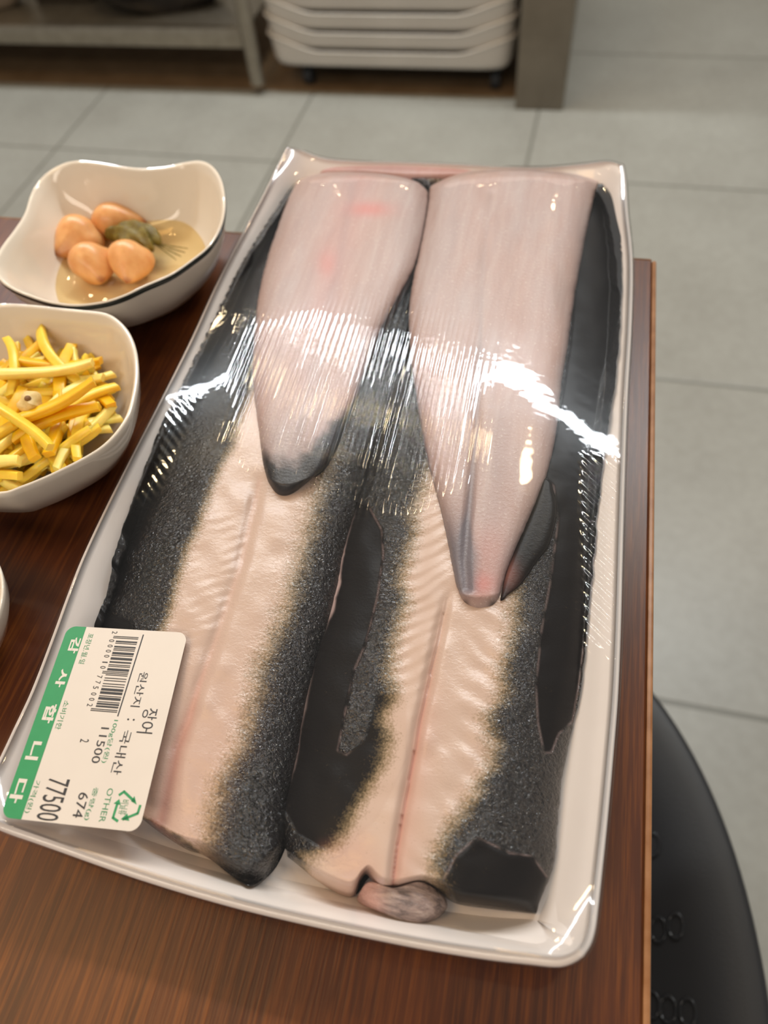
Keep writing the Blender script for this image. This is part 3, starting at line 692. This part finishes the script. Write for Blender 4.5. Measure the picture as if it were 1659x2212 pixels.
def flat_part(name, polys, up, mat, parent, thick=0.0):
    V, Fc = [], []
    for poly in polys:
        poly = np.asarray(poly, float); b = len(V); k = len(poly)
        V += label_pt(poly / [LW, LH], up).tolist()
        if thick:
            V += label_pt(poly / [LW, LH], up - thick).tolist()
            Fc.append([b + i for i in range(k)]); Fc.append([b + k + i for i in range(k)][::-1])
            Fc += [[b + i, b + k + i, b + k + (i + 1) % k, b + (i + 1) % k] for i in range(k)]
        else: Fc.append([b + i for i in range(k)])
    return mesh(name, V, Fc, mat, parent, smooth=False)
lab = flat_part('price_label', [rounded()], 0.0, PAPER, None, 0.00012)
tag(lab, 'white price label with green band and barcode stuck over the left fillet', 'label')
rr = rounded(); bandh = 6.9
cut = [tuple(p) for p in rr if p[1] < bandh]
cut = sorted([p for p in cut if p[0] < LW / 2], key=lambda p: -p[1]) + sorted([p for p in cut if p[0] > LW / 2], key=lambda p: p[1])
cut = [(0, bandh)] + cut + [(LW, bandh)]
band = flat_part('green_band', [cut], 0.00006, GREEN, lab)
# crop frame used while measuring the print: crop pixel -> (s,t)
Hc = np.linalg.inv(homog(keys, [(570, 130), (1565, 180), (1110, 1845), (-10, 1720)]))
def crop_mm(x, y):
    v = Hc @ np.array([x, y, 1.0]); return v[0] / v[2] * LW, v[1] / v[2] * LH
def text_geo(body, bold=0.0):
    c = bpy.data.curves.new('t', 'FONT'); c.body = body; c.offset = bold; c.resolution_u = 3
    o = bpy.data.objects.new('t', c); COL.objects.link(o)
    dg = bpy.context.evaluated_depsgraph_get(); me = bpy.data.meshes.new_from_object(o.evaluated_get(dg))
    V = np.array([v.co[:2] for v in me.vertices]); Fc = [list(p.vertices) for p in me.polygons]
    bpy.data.objects.remove(o); bpy.data.curves.remove(c); bpy.data.meshes.remove(me)
    V = (V - V.min(0)) / (V.max(0) - V.min(0)); return V, Fc
def texts(name, items, mat, up, parent):
    Vs, Fc = [], []
    for body, (cx, cy), wpx, hpx, bold in items:
        cs, ct = crop_mm(cx, cy); w_, h_ = wpx / 26.4, hpx / 24.5
        V, f = text_geo(body, bold); b = len(Vs)
        Vs += [(cs + (x - 0.5) * w_, ct + (y - 0.5) * h_) for x, y in V]; Fc += [[b + i for i in p] for p in f]
    P3 = label_pt(np.array(Vs) / [LW, LH], up)
    return mesh(name, P3, Fc, mat, parent, smooth=False)
texts('white_lettering', [('감', (620, 293), 159, 92, .03), ('사', (510, 570), 172, 84, .03), ('합', (403, 868), 168, 97, .03), ('니', (273, 1175), 155, 106, .03), ('다', (140, 1505), 190, 104, .03)], WHITEINK, 0.00010, band)
texts('green_print', [('포장년.월.일', (717, 320), 300, 50, 0), ('소비기한', (508, 878), 255, 48, 0), ('가격(원)', (253, 1553), 252, 50, 0), ('100g당(원)', (893, 1095), 360, 48, 0),
                      ('중량(g)', (728, 1610), 250, 46, 0), ('OTHER', (850, 1622), 256, 46, 0)], GREENTXT, 0.00006, lab)
dg_ = [('2', (955, 182)), ('0', (928, 252)), ('0', (914, 297)), ('0', (899, 340)), ('0', (884, 383)), ('1', (868, 435)), ('0', (850, 478)), ('7', (820, 557)), ('7', (805, 604)), ('5', (787, 648)), ('0', (769, 702)), ('0', (752, 747)), ('2', (735, 795))]
texts('black_print', [(c, p, 10 if c == '1' else 24, 46, 0) for c, p in dg_] + [('원산지', (1150, 660), 318, 78, 0), (':', (1070, 915), 16, 62, 0), ('국내산', (985, 1185), 362, 84, 0), ('장', (1228, 868), 100, 124, 0), ('어', (1190, 980), 100, 128, 0),
                      ('11500', (812, 1128), 296, 66, 0), ('2', (685, 1092), 28, 70, 0), ('77500', (420, 1575), 322, 172, 0), ('674', (643, 1622), 190, 78, 0)], BLACKINK, 0.00008, lab)
def ean13(code):
    Lc = ['0001101', '0011001', '0010011', '0111101', '0100011', '0110001', '0101111', '0111011', '0110111', '0001011']
    Gc = [''.join('1' if c == '0' else '0' for c in x)[::-1] for x in Lc]; Rc = [''.join('1' if c == '0' else '0' for c in x) for x in Lc]
    par = ['LLLLLL', 'LLGLGG', 'LLGGLG', 'LLGGGL', 'LGLLGG', 'LGGLLG', 'LGGGLL', 'LGLGLG', 'LGLGGL', 'LGGLGL'][int(code[0])]
    return '101' + ''.join((Lc if p == 'L' else Gc)[int(c)] for p, c in zip(par, code[1:7])) + '01010' + ''.join(Rc[int(c)] for c in code[7:]) + '101'
bits = ean13('2000010775002'); s0, t0 = crop_mm(1160, 222); s1, t1 = crop_mm(948, 858); tb, _ = crop_mm(945, 215)[::-1]
mod = (s1 - s0) / 95; bars = []; k = 0
tlow = crop_mm(965, 250)[1]; tlong = crop_mm(944, 215)[1]; ttop = (t0 + t1) / 2
while k < 95:
    if bits[k] == '1':
        j = k
        while j < 95 and bits[j] == '1': j += 1
        lo = tlong if (k < 3 or k > 91 or 45 <= k < 50) else tlow
        bars.append([(s0 + k * mod, lo), (s0 + j * mod, lo), (s0 + j * mod, ttop), (s0 + k * mod, ttop)]); k = j
    else: k += 1
la, lb = crop_mm(1193, 198), crop_mm(962, 888)
bars.append([(la[0], la[1] - .2), (lb[0], lb[1] - .2), (lb[0], lb[1] + .2), (la[0], la[1] + .2)])
flat_part('barcode', bars, 0.00008, BLACKINK, lab)
def stroke(pts, wd):
    out = []
    for a, b in zip(pts[:-1], pts[1:]):
        a, b = np.array(crop_mm(*a)), np.array(crop_mm(*b)); d = (b - a) / np.linalg.norm(b - a); nn = np.array([-d[1], d[0]]) * wd / 2
        out.append([a - nn - d * wd * .3, b - nn + d * wd * .3, b + nn + d * wd * .3, a + nn - d * wd * .3])
    return out
tri = stroke([(960, 1538), (998, 1512), (1078, 1590)], .75) + stroke([(1126, 1628), (1104, 1690), (985, 1738)], .75) + stroke([(938, 1752), (902, 1726), (940, 1612)], .75)
for p in ([(1098, 1618), (1052, 1590), (1082, 1548)], [(965, 1738), (1020, 1690), (1034, 1752)], [(958, 1572), (968, 1622), (910, 1610)]): tri.append([crop_mm(*c) for c in p])
rec = flat_part('recycling_mark', tri, 0.00006, GREEN, lab)
texts('green_lettering', [('비닐류', (992, 1640), 112, 62, 0)], GREENTXT, 0.00006, rec)

# ------------------------------------------------------------------ bowls
def bowl(name, loop3, label, cat, rim_mat=None, foot=0.50, depth=None, group=None, cshift=(0, 0)):
    """loop3: closed rim line (n,3) in the world; body with thickness, foot ring and optional painted rim"""
    n = len(loop3); c = loop3[:, :2].mean(0); zb = TZ
    prof = [(0.30, 0.0005), (foot - .04, 0.0005), (foot, 0.0), (foot + .02, 0.06), (0.66, 0.17), (0.84, 0.42), (0.95, 0.72), (0.985, 0.90), (1.0, 0.985), (0.990, 1.0), (0.965, 0.97), (0.93, 0.86), (0.86, 0.64), (0.75, 0.40), (0.62, 0.235), (0.45, 0.165), (0.25, 0.14), (0.1, 0.135)]
    rings = []
    circ = np.hypot(*(loop3[:, :2] - c).T).mean()
    for sc_, zz in prof:
        k = sstep(0.55, 0.98, np.array(sc_))       # towards the foot the plan becomes round
        dirs = loop3[:, :2] - c; ln = np.hypot(*dirs.T)[:, None]
        xy = c + dirs / ln * (ln * k + circ * (1 - k)) * sc_
        z = zb + 0.0002 + (loop3[:, 2] - zb) * zz
        rings.append(np.concatenate([xy, z[:, None]], 1))
    V = np.concatenate(rings); Fc = loop_faces(len(rings), n).tolist()
    Fc.append(list(range(n))[::-1]); Fc.append([(len(rings) - 1) * n + i for i in range(n)])
    o = mesh(name, V, Fc, CERAMIC); bmx = bmesh.new(); bmx.from_mesh(o.data); bmesh.ops.recalc_face_normals(bmx, faces=bmx.faces); bmx.to_mesh(o.data); bmx.free()
    tag(o, label, cat, group)
    if rim_mat:
        rr_ = []
        for sc_, dz in ((0.972, -0.0040), (0.994, -0.0030), (1.0016, -0.0016), (1.0016, -0.0004), (0.992, 0.0003), (0.985, 0.0001)):
            rr_.append(np.concatenate([c + (loop3[:, :2] - c) * sc_, (loop3[:, 2] + dz)[:, None]], 1))
        mesh('rim_line', np.concatenate(rr_[1:4]), loop_faces(3, n).tolist(), rim_mat, o)
    return o, c, circ
BW = [(-16, 575), (-2, 540), (31, 495), (52, 461), (66, 418), (85, 388), (110, 366), (145, 350), (180, 347), (219, 351), (266, 359), (313, 363), (360, 359), (401, 350), (436, 347), (462, 360), (480, 390), (487, 432), (484, 470), (472, 503), (451, 533), (417, 561), (370, 593), (313, 618), (266, 640), (219, 654), (163, 660), (110, 654), (63, 640), (25, 624), (0, 606)]
lp = cr(np.array(BW, float), 160, True)
zrim = TZ + 0.040 + 0.003 * np.cos(4 * np.linspace(0, 2 * np.pi, 160, endpoint=False) - 0.3)
bowlA, cA, rA = bowl('side_dish_bowl', unpA(lp, zrim), 'white wavy-rimmed bowl with dark rim line, holding garlic in brine', 'bowl', BLACKRIM, group='small white side dish bowls')
vis = [(0, 655), (63, 657), (127, 664), (190, 670), (228, 675), (253, 688), (278, 715), (294, 753), (299, 797), (295, 841), (282, 892), (259, 930), (228, 962), (190, 987), (142, 1012), (95, 1034), (47, 1053), (0, 1067)]
vw = np.array([unp(x, y, TZ + 0.040) for x, y in vis]); cc = (vw[0] + vw[-1]) / 2 + np.array([-0.001, 0, 0])
lw = np.concatenate([vw, (2 * cc - vw)[1:-1]]); lw[:, 2] = TZ + 0.040
bowlB, cB_, rB = bowl('side_dish_bowl', cr(lw, 160, True), 'plain white bowl heaped with shredded yellow radish, left of the tray', 'bowl', group='small white side dish bowls')
ec = unp(-240, 1322, TZ + 0.03); th = np.linspace(0, 2 * np.pi, 120, endpoint=False)
er = np.linalg.norm(unp(0, 1322, TZ + 0.03) - ec)
bowl('side_dish_bowl', np.stack([ec[0] + er * np.cos(th), ec[1] + er * 0.9 * np.sin(th), 0 * th + TZ + 0.03], 1), 'white bowl of which only a sliver of rim shows at the left edge', 'bowl', group='small white side dish bowls')
# brine in the upper bowl
lv = TZ + 0.0140
th = np.linspace(0, 2 * np.pi, 72, endpoint=False)
V = [(cA[0] + 0.73 * rA * math.cos(a), cA[1] + 0.73 * rA * math.sin(a), lv) for a in th] + [(cA[0] + 0.5 * rA * math.cos(a), cA[1] + 0.5 * rA * math.sin(a), lv) for a in th] + [(cA[0], cA[1], lv)]
Fc = [[i, (i + 1) % 72, 72 + (i + 1) % 72, 72 + i] for i in range(72)] + [[72 + i, 72 + (i + 1) % 72, 144] for i in range(72)]
tag(mesh('pickling_brine', V, Fc, BRINE), 'pale yellowish brine pooled around the garlic cloves', 'liquid', kind='stuff')
# garlic cloves
def clove(px, py, Lg, Wd, ang, label, tilt=0.0):
    zc = TZ + 0.0155; c = unp(px, py, zc); nv, nu = 26, 32
    v = np.linspace(0, 1, nv)[:, None]; a = np.linspace(0, 2 * np.pi, nu, endpoint=False)[None]
    rad = np.sin(np.pi * v ** 0.78) ** 0.75 * (1 - 0.30 * v ** 2.2)
    flat = 1 - 0.16 * np.cos(a - 0.6) ** 8 + 0.05 * np.cos(3 * a)
    X = (v - 0.5) * Lg + 0 * a; Y = rad * flat * np.cos(a) * Wd / 2; Z_ = rad * flat * np.sin(a) * Wd / 2 * 0.92 + 0.0012 * np.sin(np.pi * v)
    ca, sa = math.cos(ang), math.sin(ang); ct, st_ = math.cos(tilt), math.sin(tilt)
    X2 = X * ct - Z_ * st_; Z2 = X * st_ + Z_ * ct
    V = np.stack([c[0] + X2 * ca - Y * sa, c[1] + X2 * sa + Y * ca, c[2] + Z2], -1).reshape(-1, 3)
    Fc = loop_faces(nv, nu).tolist(); tipa = np.repeat(sstep(0.9, 1.0, v[:, 0]), nu)
    o = mesh('garlic_clove', V, Fc, GARLIC, attrs=dict(tip=tipa)); bmx = bmesh.new(); bmx.from_mesh(o.data); bmesh.ops.remove_doubles(bmx, verts=bmx.verts, dist=1e-6); bmesh.ops.recalc_face_normals(bmx, faces=bmx.faces); bmx.to_mesh(o.data); bmx.free()
    return tag(o, label, 'garlic', 'pickled garlic cloves')
clove(166, 524, 0.030, 0.026, math.radians(-108), 'pickled garlic clove standing farthest left in the brine', 0.15)
clove(258, 482, 0.030, 0.024, math.radians(10), 'pickled garlic clove at the back, partly behind the green pickle')
clove(205, 578, 0.026, 0.025, math.radians(-50), 'pickled garlic clove at the front left of the group')
clove(282, 574, 0.027, 0.024, math.radians(-75), 'pickled garlic clove at the front right, below the green pickle')
# green pickle
c = unp(296, 508, TZ + 0.0175)
bm = bmesh.new(); bmesh.ops.create_icosphere(bm, subdivisions=4, radius=1)
for v in bm.verts:
    p = v.co.copy(); k = 1 + 0.16 * math.sin(5 * p.x + 2 * p.y) * math.cos(4 * p.y) + 0.08 * math.sin(11 * p.y + 4 * p.x)
    x, y, z = p.x * 0.0150 * k, p.y * 0.0088 * k, p.z * 0.0062 * k
    a = -0.28; v.co = Vector((c[0] + x * math.cos(a) - y * math.sin(a), c[1] + x * math.sin(a) + y * math.cos(a) - 18 * x * x, c[2] + z))
pk = tag(bm_obj('green_pickle', bm, PEPPER), 'wrinkled olive-green pickle lying on the back garlic clove', 'pickle')
bm = bmesh.new()
for k in range(4):
    a = -0.25 + 0.19 * k - 0.3; p0 = Vector((c[0] + 0.010, c[1] - 0.003, c[2] - 0.002)); p1 = p0 + Vector((0.018 * math.cos(a), 0.018 * math.sin(a), -0.002))
    for s_ in range(4):
        q0 = p0.lerp(p1, s_ / 4); q1 = p0.lerp(p1, (s_ + 1) / 4)
        r = bmesh.ops.create_cone(bm, cap_ends=True, segments=5, radius1=0.0003, radius2=0.0002, depth=(q1 - q0).length,
                                  matrix=Matrix.Translation((q0 + q1) / 2) @ (q1 - q0).to_track_quat('Z', 'Y').to_matrix().to_4x4())
bm_obj('stem_fibres', bm, PEPPER, pk)
# shredded yellow radish
def strip_mesh(Ln, wd, hh, bend, tw, k):          # a cut strip: squarish section, square cut ends
    nv = 13; V = []; sec = [(1, .8), (.8, 1), (-.8, 1), (-1, .8), (-1, -.8), (-.8, -1), (.8, -1), (1, -.8)]
    for i in range(nv):
        t_ = i / (nv - 1); x = (t_ - 0.5) * Ln; y = bend * Ln * ((2 * t_ - 1) ** 2 - 0.4); z = 0.06 * Ln * math.sin(t_ * 3.1 + k)
        tap = 0.90 if i in (0, nv - 1) else 1.0 - 0.25 * abs(2 * t_ - 1) ** 3 * (k % 2)
        a = tw * t_; ca, sa = math.cos(a), math.sin(a)
        for u_, w_ in sec:
            p_, q_ = u_ * wd / 2 * tap, w_ * hh / 2 * tap; V.append((x, y + p_ * ca - q_ * sa, z + p_ * sa + q_ * ca))
    Fc = loop_faces(nv, 8).tolist() + [list(range(8))[::-1], [(nv - 1) * 8 + j for j in range(8)]]
    return V, Fc
protos = []
for k in range(9):
    me = bpy.data.meshes.new('radish_strip'); V, Fc = strip_mesh(random.uniform(.030, .050), random.uniform(.0034, .0056), random.uniform(.0024, .0034), random.uniform(-.12, .12), random.uniform(-.8, .8), k)
    me.from_pydata(V, [], Fc); me.materials.append(RAD[(0, 1, 0, 2, 0, 1, 0, 2, 1)[k]]); me.shade_smooth(); me.set_sharp_from_angle(angle=math.radians(60)); protos.append(me)
RL = 'thin pickled yellow radish strip in the heap filling the plain white bowl'
hc = np.array([cB_[0] + 0.004, cB_[1] - 0.008])
lay = [(205, 885, 62, .0145), (185, 940, 52, .012), (140, 965, 40, .012), (118, 868, 40, .028), (60, 950, -28, .030), (30, 990, 80, .012), (90, 985, -25, .012), (175, 815, 68, .012), (95, 800, 20, .022), (35, 755, -60, .018), (235, 835, 62, .015), (60, 720, -55, .013), (130, 780, 12, .018)]
cnt = 0
def put_strip(x, y, z, ang, pitch=0.0, me=None):
    global cnt
    o = bpy.data.objects.new('radish_strip', me or protos[cnt % 9]); o.location = (x, y, z); o.rotation_euler = (random.uniform(-.4, .4), pitch, ang); COL.objects.link(o)
    tag(o, RL, 'radish strip', 'pickled radish strips'); cnt += 1
for px, py, dg, dz in lay:
    p = unp(px, py, TZ + dz + .013); an = math.radians(dg)
    for _ in range(60):
        if max(math.hypot(p[0] + e * .024 * math.cos(an) - cB_[0], p[1] + e * .024 * math.sin(an) - cB_[1]) for e in (-1, 1)) < rB * 0.84: break
        p[:2] += (cB_[:2] - p[:2]) * 0.03
    put_strip(p[0], p[1], p[2], an, random.uniform(-.15, .15))
for k in range(175):
    for _ in range(200):
        rr_ = rB * 0.70 * math.sqrt(random.random()); a = random.uniform(0, 2 * math.pi); x, y = hc[0] + rr_ * math.cos(a), hc[1] + rr_ * math.sin(a)
        an = a + math.pi / 2 + random.uniform(-1.0, 1.0); h_ = 0.022
        far = max(math.hypot(x + e * h_ * math.cos(an) - cB_[0], y + e * h_ * math.sin(an) - cB_[1]) for e in (-1, 1))
        if x > cB_[0] - rB * 0.45 and far < rB * 0.80: break
    fl_ = float(np.interp(far / rB, [0, .25, .45, .62, .75, .86], [.135, .14, .165, .235, .40, .64])) * 0.040
    hz = TZ + 0.004 + fl_ + 0.017 * (k / 175) * (1 - 0.7 * (rr_ / (rB * 0.70)) ** 2)
    put_strip(x, y, hz, an, random.uniform(-.15, .15))
c = unp(66, 868, TZ + 0.040); bm = bmesh.new(); bmesh.ops.create_icosphere(bm, subdivisions=3, radius=1)
for v in bm.verts:
    p = v.co; k = 1 + 0.2 * math.sin(4 * p.x + 3 * p.z) * math.cos(5 * p.y); v.co = Vector((c[0] + p.x * .0042 * k, c[1] + p.y * .0050 * k, c[2] + p.z * .0034 * k))
gb = tag(bm_obj('garlic_bit', bm, SEEDM), 'small pale garlic bit with brown spot on the yellow radish', 'garlic')
bm = bmesh.new(); bmesh.ops.create_icosphere(bm, subdivisions=2, radius=.0013, matrix=Matrix.Translation((c[0] + .0008, c[1] - .001, c[2] + .0029))); bm_obj('brown_spot', bm, SPOT, gb)

# ------------------------------------------------------------------ black chair beside the table
def sup(th, a, b0, b1, nn=2.2):
    cx, sy = np.cos(th), np.sin(th); b = np.where(sy > 0, b0, b1)
    return np.sign(cx) * np.abs(cx) ** (2 / nn) * a, np.sign(sy) * np.abs(sy) ** (2 / nn) * b
ch = thing('plastic_chair', (-0.02, 0.0, 0), 'black plastic chair with dished seat beside the table edge', 'chair')
th = np.linspace(0, 2 * np.pi, 160, endpoint=False); rings = []
for k, dz in ((0.97, -0.055), (0.996, -0.030), (1.0, -0.008), (0.998, -0.0025), (0.990, -0.0006), (0.975, 0.0), (0.93, -0.0015), (0.86, -0.006), (0.80, -0.013), (0.74, -0.023), (0.68, -0.033), (0.60, -0.042), (0.5, -0.048), (0.3, -0.051), (0.05, -0.052)):
    x, y = sup(th, 0.207 * k, 0.302 * k, 0.20 * k); rings.append(np.stack([x - 0.025, y, 0.45 + dz + 0 * x], 1))
V = np.concatenate(rings); Fc = loop_faces(len(rings), 160).tolist() + [[(len(rings) - 1) * 160 + i for i in range(160)]]
so = mesh('seat', V, Fc, SEATM, ch); bmx = bmesh.new(); bmx.from_mesh(so.data); bmesh.ops.recalc_face_normals(bmx, faces=bmx.faces); bmx.to_mesh(so.data); bmx.free()
for lx, ly in ((-.17, .2), (.12, .2), (-.17, -.12), (.12, -.12)):
    bm = bmesh.new(); cyl(bm, lx, ly, 0, 0.41, 0.013, 0.017); bm_obj('leg', bm, BLACKPL, ch)
def seat_z(x, y):
    X_, Y_ = (x + 0.025) / 0.207, y / 0.302
    k = (abs(X_) ** 2.2 + abs(Y_) ** 2.2) ** (1 / 2.2)
    return 0.45 + float(np.interp(k, [.05, .3, .5, .6, .68, .74, .80, .86, .93, .975], [-.052, -.051, -.048, -.042, -.033, -.023, -.013, -.006, -.0015, 0]))
for px, py in ((1408, 1825), (1420, 2008), (1458, 2000), (1406, 2170), (1441, 2180), (1484, 2186)):
    zz = 0.42
    for _ in range(12): c = unp(px, py, zz); zz = seat_z(c[0], c[1])
    ns = 28; V = []
    for rr_, dz in ((.0046, -.001), (.0044, .0016), (.0036, .0019), (.0030, -.001)):
        V.append([(c[0] + rr_ * math.cos(a), c[1] + 1.8 * rr_ * math.sin(a), seat_z(c[0] + rr_ * math.cos(a), c[1] + 1.8 * rr_ * math.sin(a)) + dz) for a in np.linspace(0, 2 * np.pi, ns, endpoint=False)])
    mesh('slot_rim', np.concatenate(V), loop_faces(4, ns).tolist(), SLOTM, ch)

# ------------------------------------------------------------------ background furniture
sh = thing('steel_shelf_table', (-1.4, 2.25, 0), 'stainless steel work table with low shelf at the back left', 'table')
bm = bmesh.new(); box(bm, -2.6, -0.842, 1.955, 1.985, 0.117, 0.160, .003); bm_obj('front_rail', bm, STEEL, sh)
bm = bmesh.new(); box(bm, -2.6, -0.842, 1.985, 2.6, 0.135, 0.145, .002); bm_obj('shelf_board', bm, STEEL, sh)
bm = bmesh.new(); box(bm, -2.6, -0.79, 1.93, 2.62, 0.80, 0.84, .004); bm_obj('worktop', bm, STEEL, sh)
for lx, ly in ((-0.826, 1.968), (-0.826, 2.6), (-2.6, 1.968), (-2.6, 2.6)):
    bm = bmesh.new(); cyl(bm, lx, ly, 0.026, 0.80, 0.019); lo = bm_obj('leg', bm, STEEL, sh)
    bm = bmesh.new(); cyl(bm, lx, ly, 0.0, 0.028, 0.019, 0.017); bm_obj('rubber_foot', bm, RUBBER, lo)
def blob(name, cx, cy, z0, sx, sy, sz, mat, label, cat, seed):
    bm = bmesh.new(); bmesh.ops.create_icosphere(bm, subdivisions=4, radius=1); r = random.Random(seed); f = [r.uniform(2, 5) for _ in range(6)]
    for v in bm.verts:
        p = v.co.copy(); k = 1 + 0.10 * math.sin(f[0] * p.x + f[1] * p.y) + 0.07 * math.sin(f[2] * p.z * 2 + f[3] * p.x)
        z = max(p.z, -0.72); v.co = Vector((cx + p.x * sx * k, cy + p.y * sy * k, z0 + (z + 0.72) / 1.72 * sz))
    return tag(bm_obj(name, bm, mat), label, cat)
blob('plastic_bag', -1.13, 2.16, 0.145, .20, .13, .30, DARKBAG, 'crumpled black plastic bag on the low steel shelf', 'bag', 3)
blob('sack', -1.66, 2.13, 0.145, .12, .11, .28, PALEBAG, 'pale beige sack at the left end of the low steel shelf', 'bag', 8)
bm = bmesh.new(); box(bm, -1.52, -1.34, 2.14, 2.34, .145, .30, .01)
bx = tag(bm_obj('storage_box', bm, BROWNBOX), 'dark brown box on the low steel shelf', 'box')
bm = bmesh.new(); box(bm, -1.53, -1.33, 2.13, 2.35, .30, .318, .006); bm_obj('lid', bm, BROWNBOX, bx)
# dolly and crates
dl = thing('crate_dolly', (-0.47, 2.19, 0), 'low dark dolly on casters under the white crates', 'dolly')
bm = bmesh.new(); box(bm, -0.76, -0.18, 2.0, 2.38, .056, .068, .004); bm_obj('platform', bm, RUBBER, dl)
for lx, ly in ((-.70, 2.03), (-.20, 2.03), (-.70, 2.34), (-.20, 2.34)):
    bm = bmesh.new(); bmesh.ops.create_cone(bm, cap_ends=True, segments=28, radius1=.024, radius2=.024, depth=.022, matrix=Matrix.Translation((lx, ly, .0242)) @ Matrix.Rotation(math.pi / 2, 4, 'Y'))
    wh = bm_obj('caster_wheel', bm, RUBBER, dl)
    bm = bmesh.new(); box(bm, lx - .018, lx + .018, ly - .012, ly + .012, .046, .057, .002); bm_obj('caster_bracket', bm, STEEL, wh)
CX0, CX1, CY0, CY1 = -0.788, -0.150, 1.965, 2.40
def crate_mesh(me, low):
    """open crate: rounded rectangle walls whose rim dips along the middle of each side, rolled lip"""
    n = 200; th = np.linspace(0, 2 * np.pi, n, endpoint=False); hx, hy = (CX1 - CX0) / 2, (CY1 - CY0) / 2
    c_, s_ = np.cos(th), np.sin(th); ee = 2 / 12.0
    x = np.sign(c_) * np.abs(c_) ** ee * hx; y = np.sign(s_) * np.abs(s_) ** ee * hy
    dip = 1 - sstep(0.52, 1.0, np.abs(x) / hx)      # 1 in the middle of the front
    top = 0.074 - 0.036 * dip
    R_ = []
    for k, fz, dz in ((0.90, 0, 0.0), (0.955, 0, 0.0), (0.975, 0.2, 0), (0.985, 0.78, 0), (0.988, 0.90, 0), (1.0, 0.90, 0.001), (1.006, 0.95, 0.0), (1.004, 1.0, -0.001), (0.992, 1.0, 0.001), (0.980, 0.97, 0), (0.965, 0.25, 0.002), (0.94, 0.02, 0.004), (0.80, 0.0, 0.004)):
        R_.append(np.stack([x * k, y * k, top * fz + dz + 0.002], 1))
    V = np.concatenate(R_); Fc = loop_faces(len(R_), n).tolist(); Fc.append(list(range(n))[::-1]); Fc.append([(len(R_) - 1) * n + i for i in range(n)])
    me.from_pydata(V.tolist(), [], Fc); me.materials.append(CRATE); me.shade_smooth()
cm = bpy.data.meshes.new('storage_crate'); crate_mesh(cm, True)
names = ['bottom white crate of the stack, resting on the dark dolly', 'white crate second from the bottom of the stack beside the grey panel',
         'white crate third from the bottom, in the middle of the stack', 'white crate fourth from the bottom of the stack', 'topmost visible white crate of the stack, cut by the picture edge']
for k in range(5):
    o = bpy.data.objects.new('storage_crate', cm); o.location = ((CX0 + CX1) / 2, (CY0 + CY1) / 2, 0.068 + 0.0435 * k); o.scale = (1 - 0.000 * k, 1, 1); COL.objects.link(o)
    tag(o, names[k], 'crate', 'stacked white crates')
ct = thing('counter', (-0.08, 2.2, 0), 'grey-brown counter end panel standing right of the white crates', 'counter')
bm = bmesh.new(); box(bm, -0.140, -0.021, 1.926, 2.60, 0.0, 0.80, .003); bm_obj('end_panel', bm, STEEL2, ct)
bm = bmesh.new(); box(bm, -0.160, 0.0, 1.91, 2.62, 0.80, 0.84, .004); bm_obj('countertop', bm, STEEL, ct)
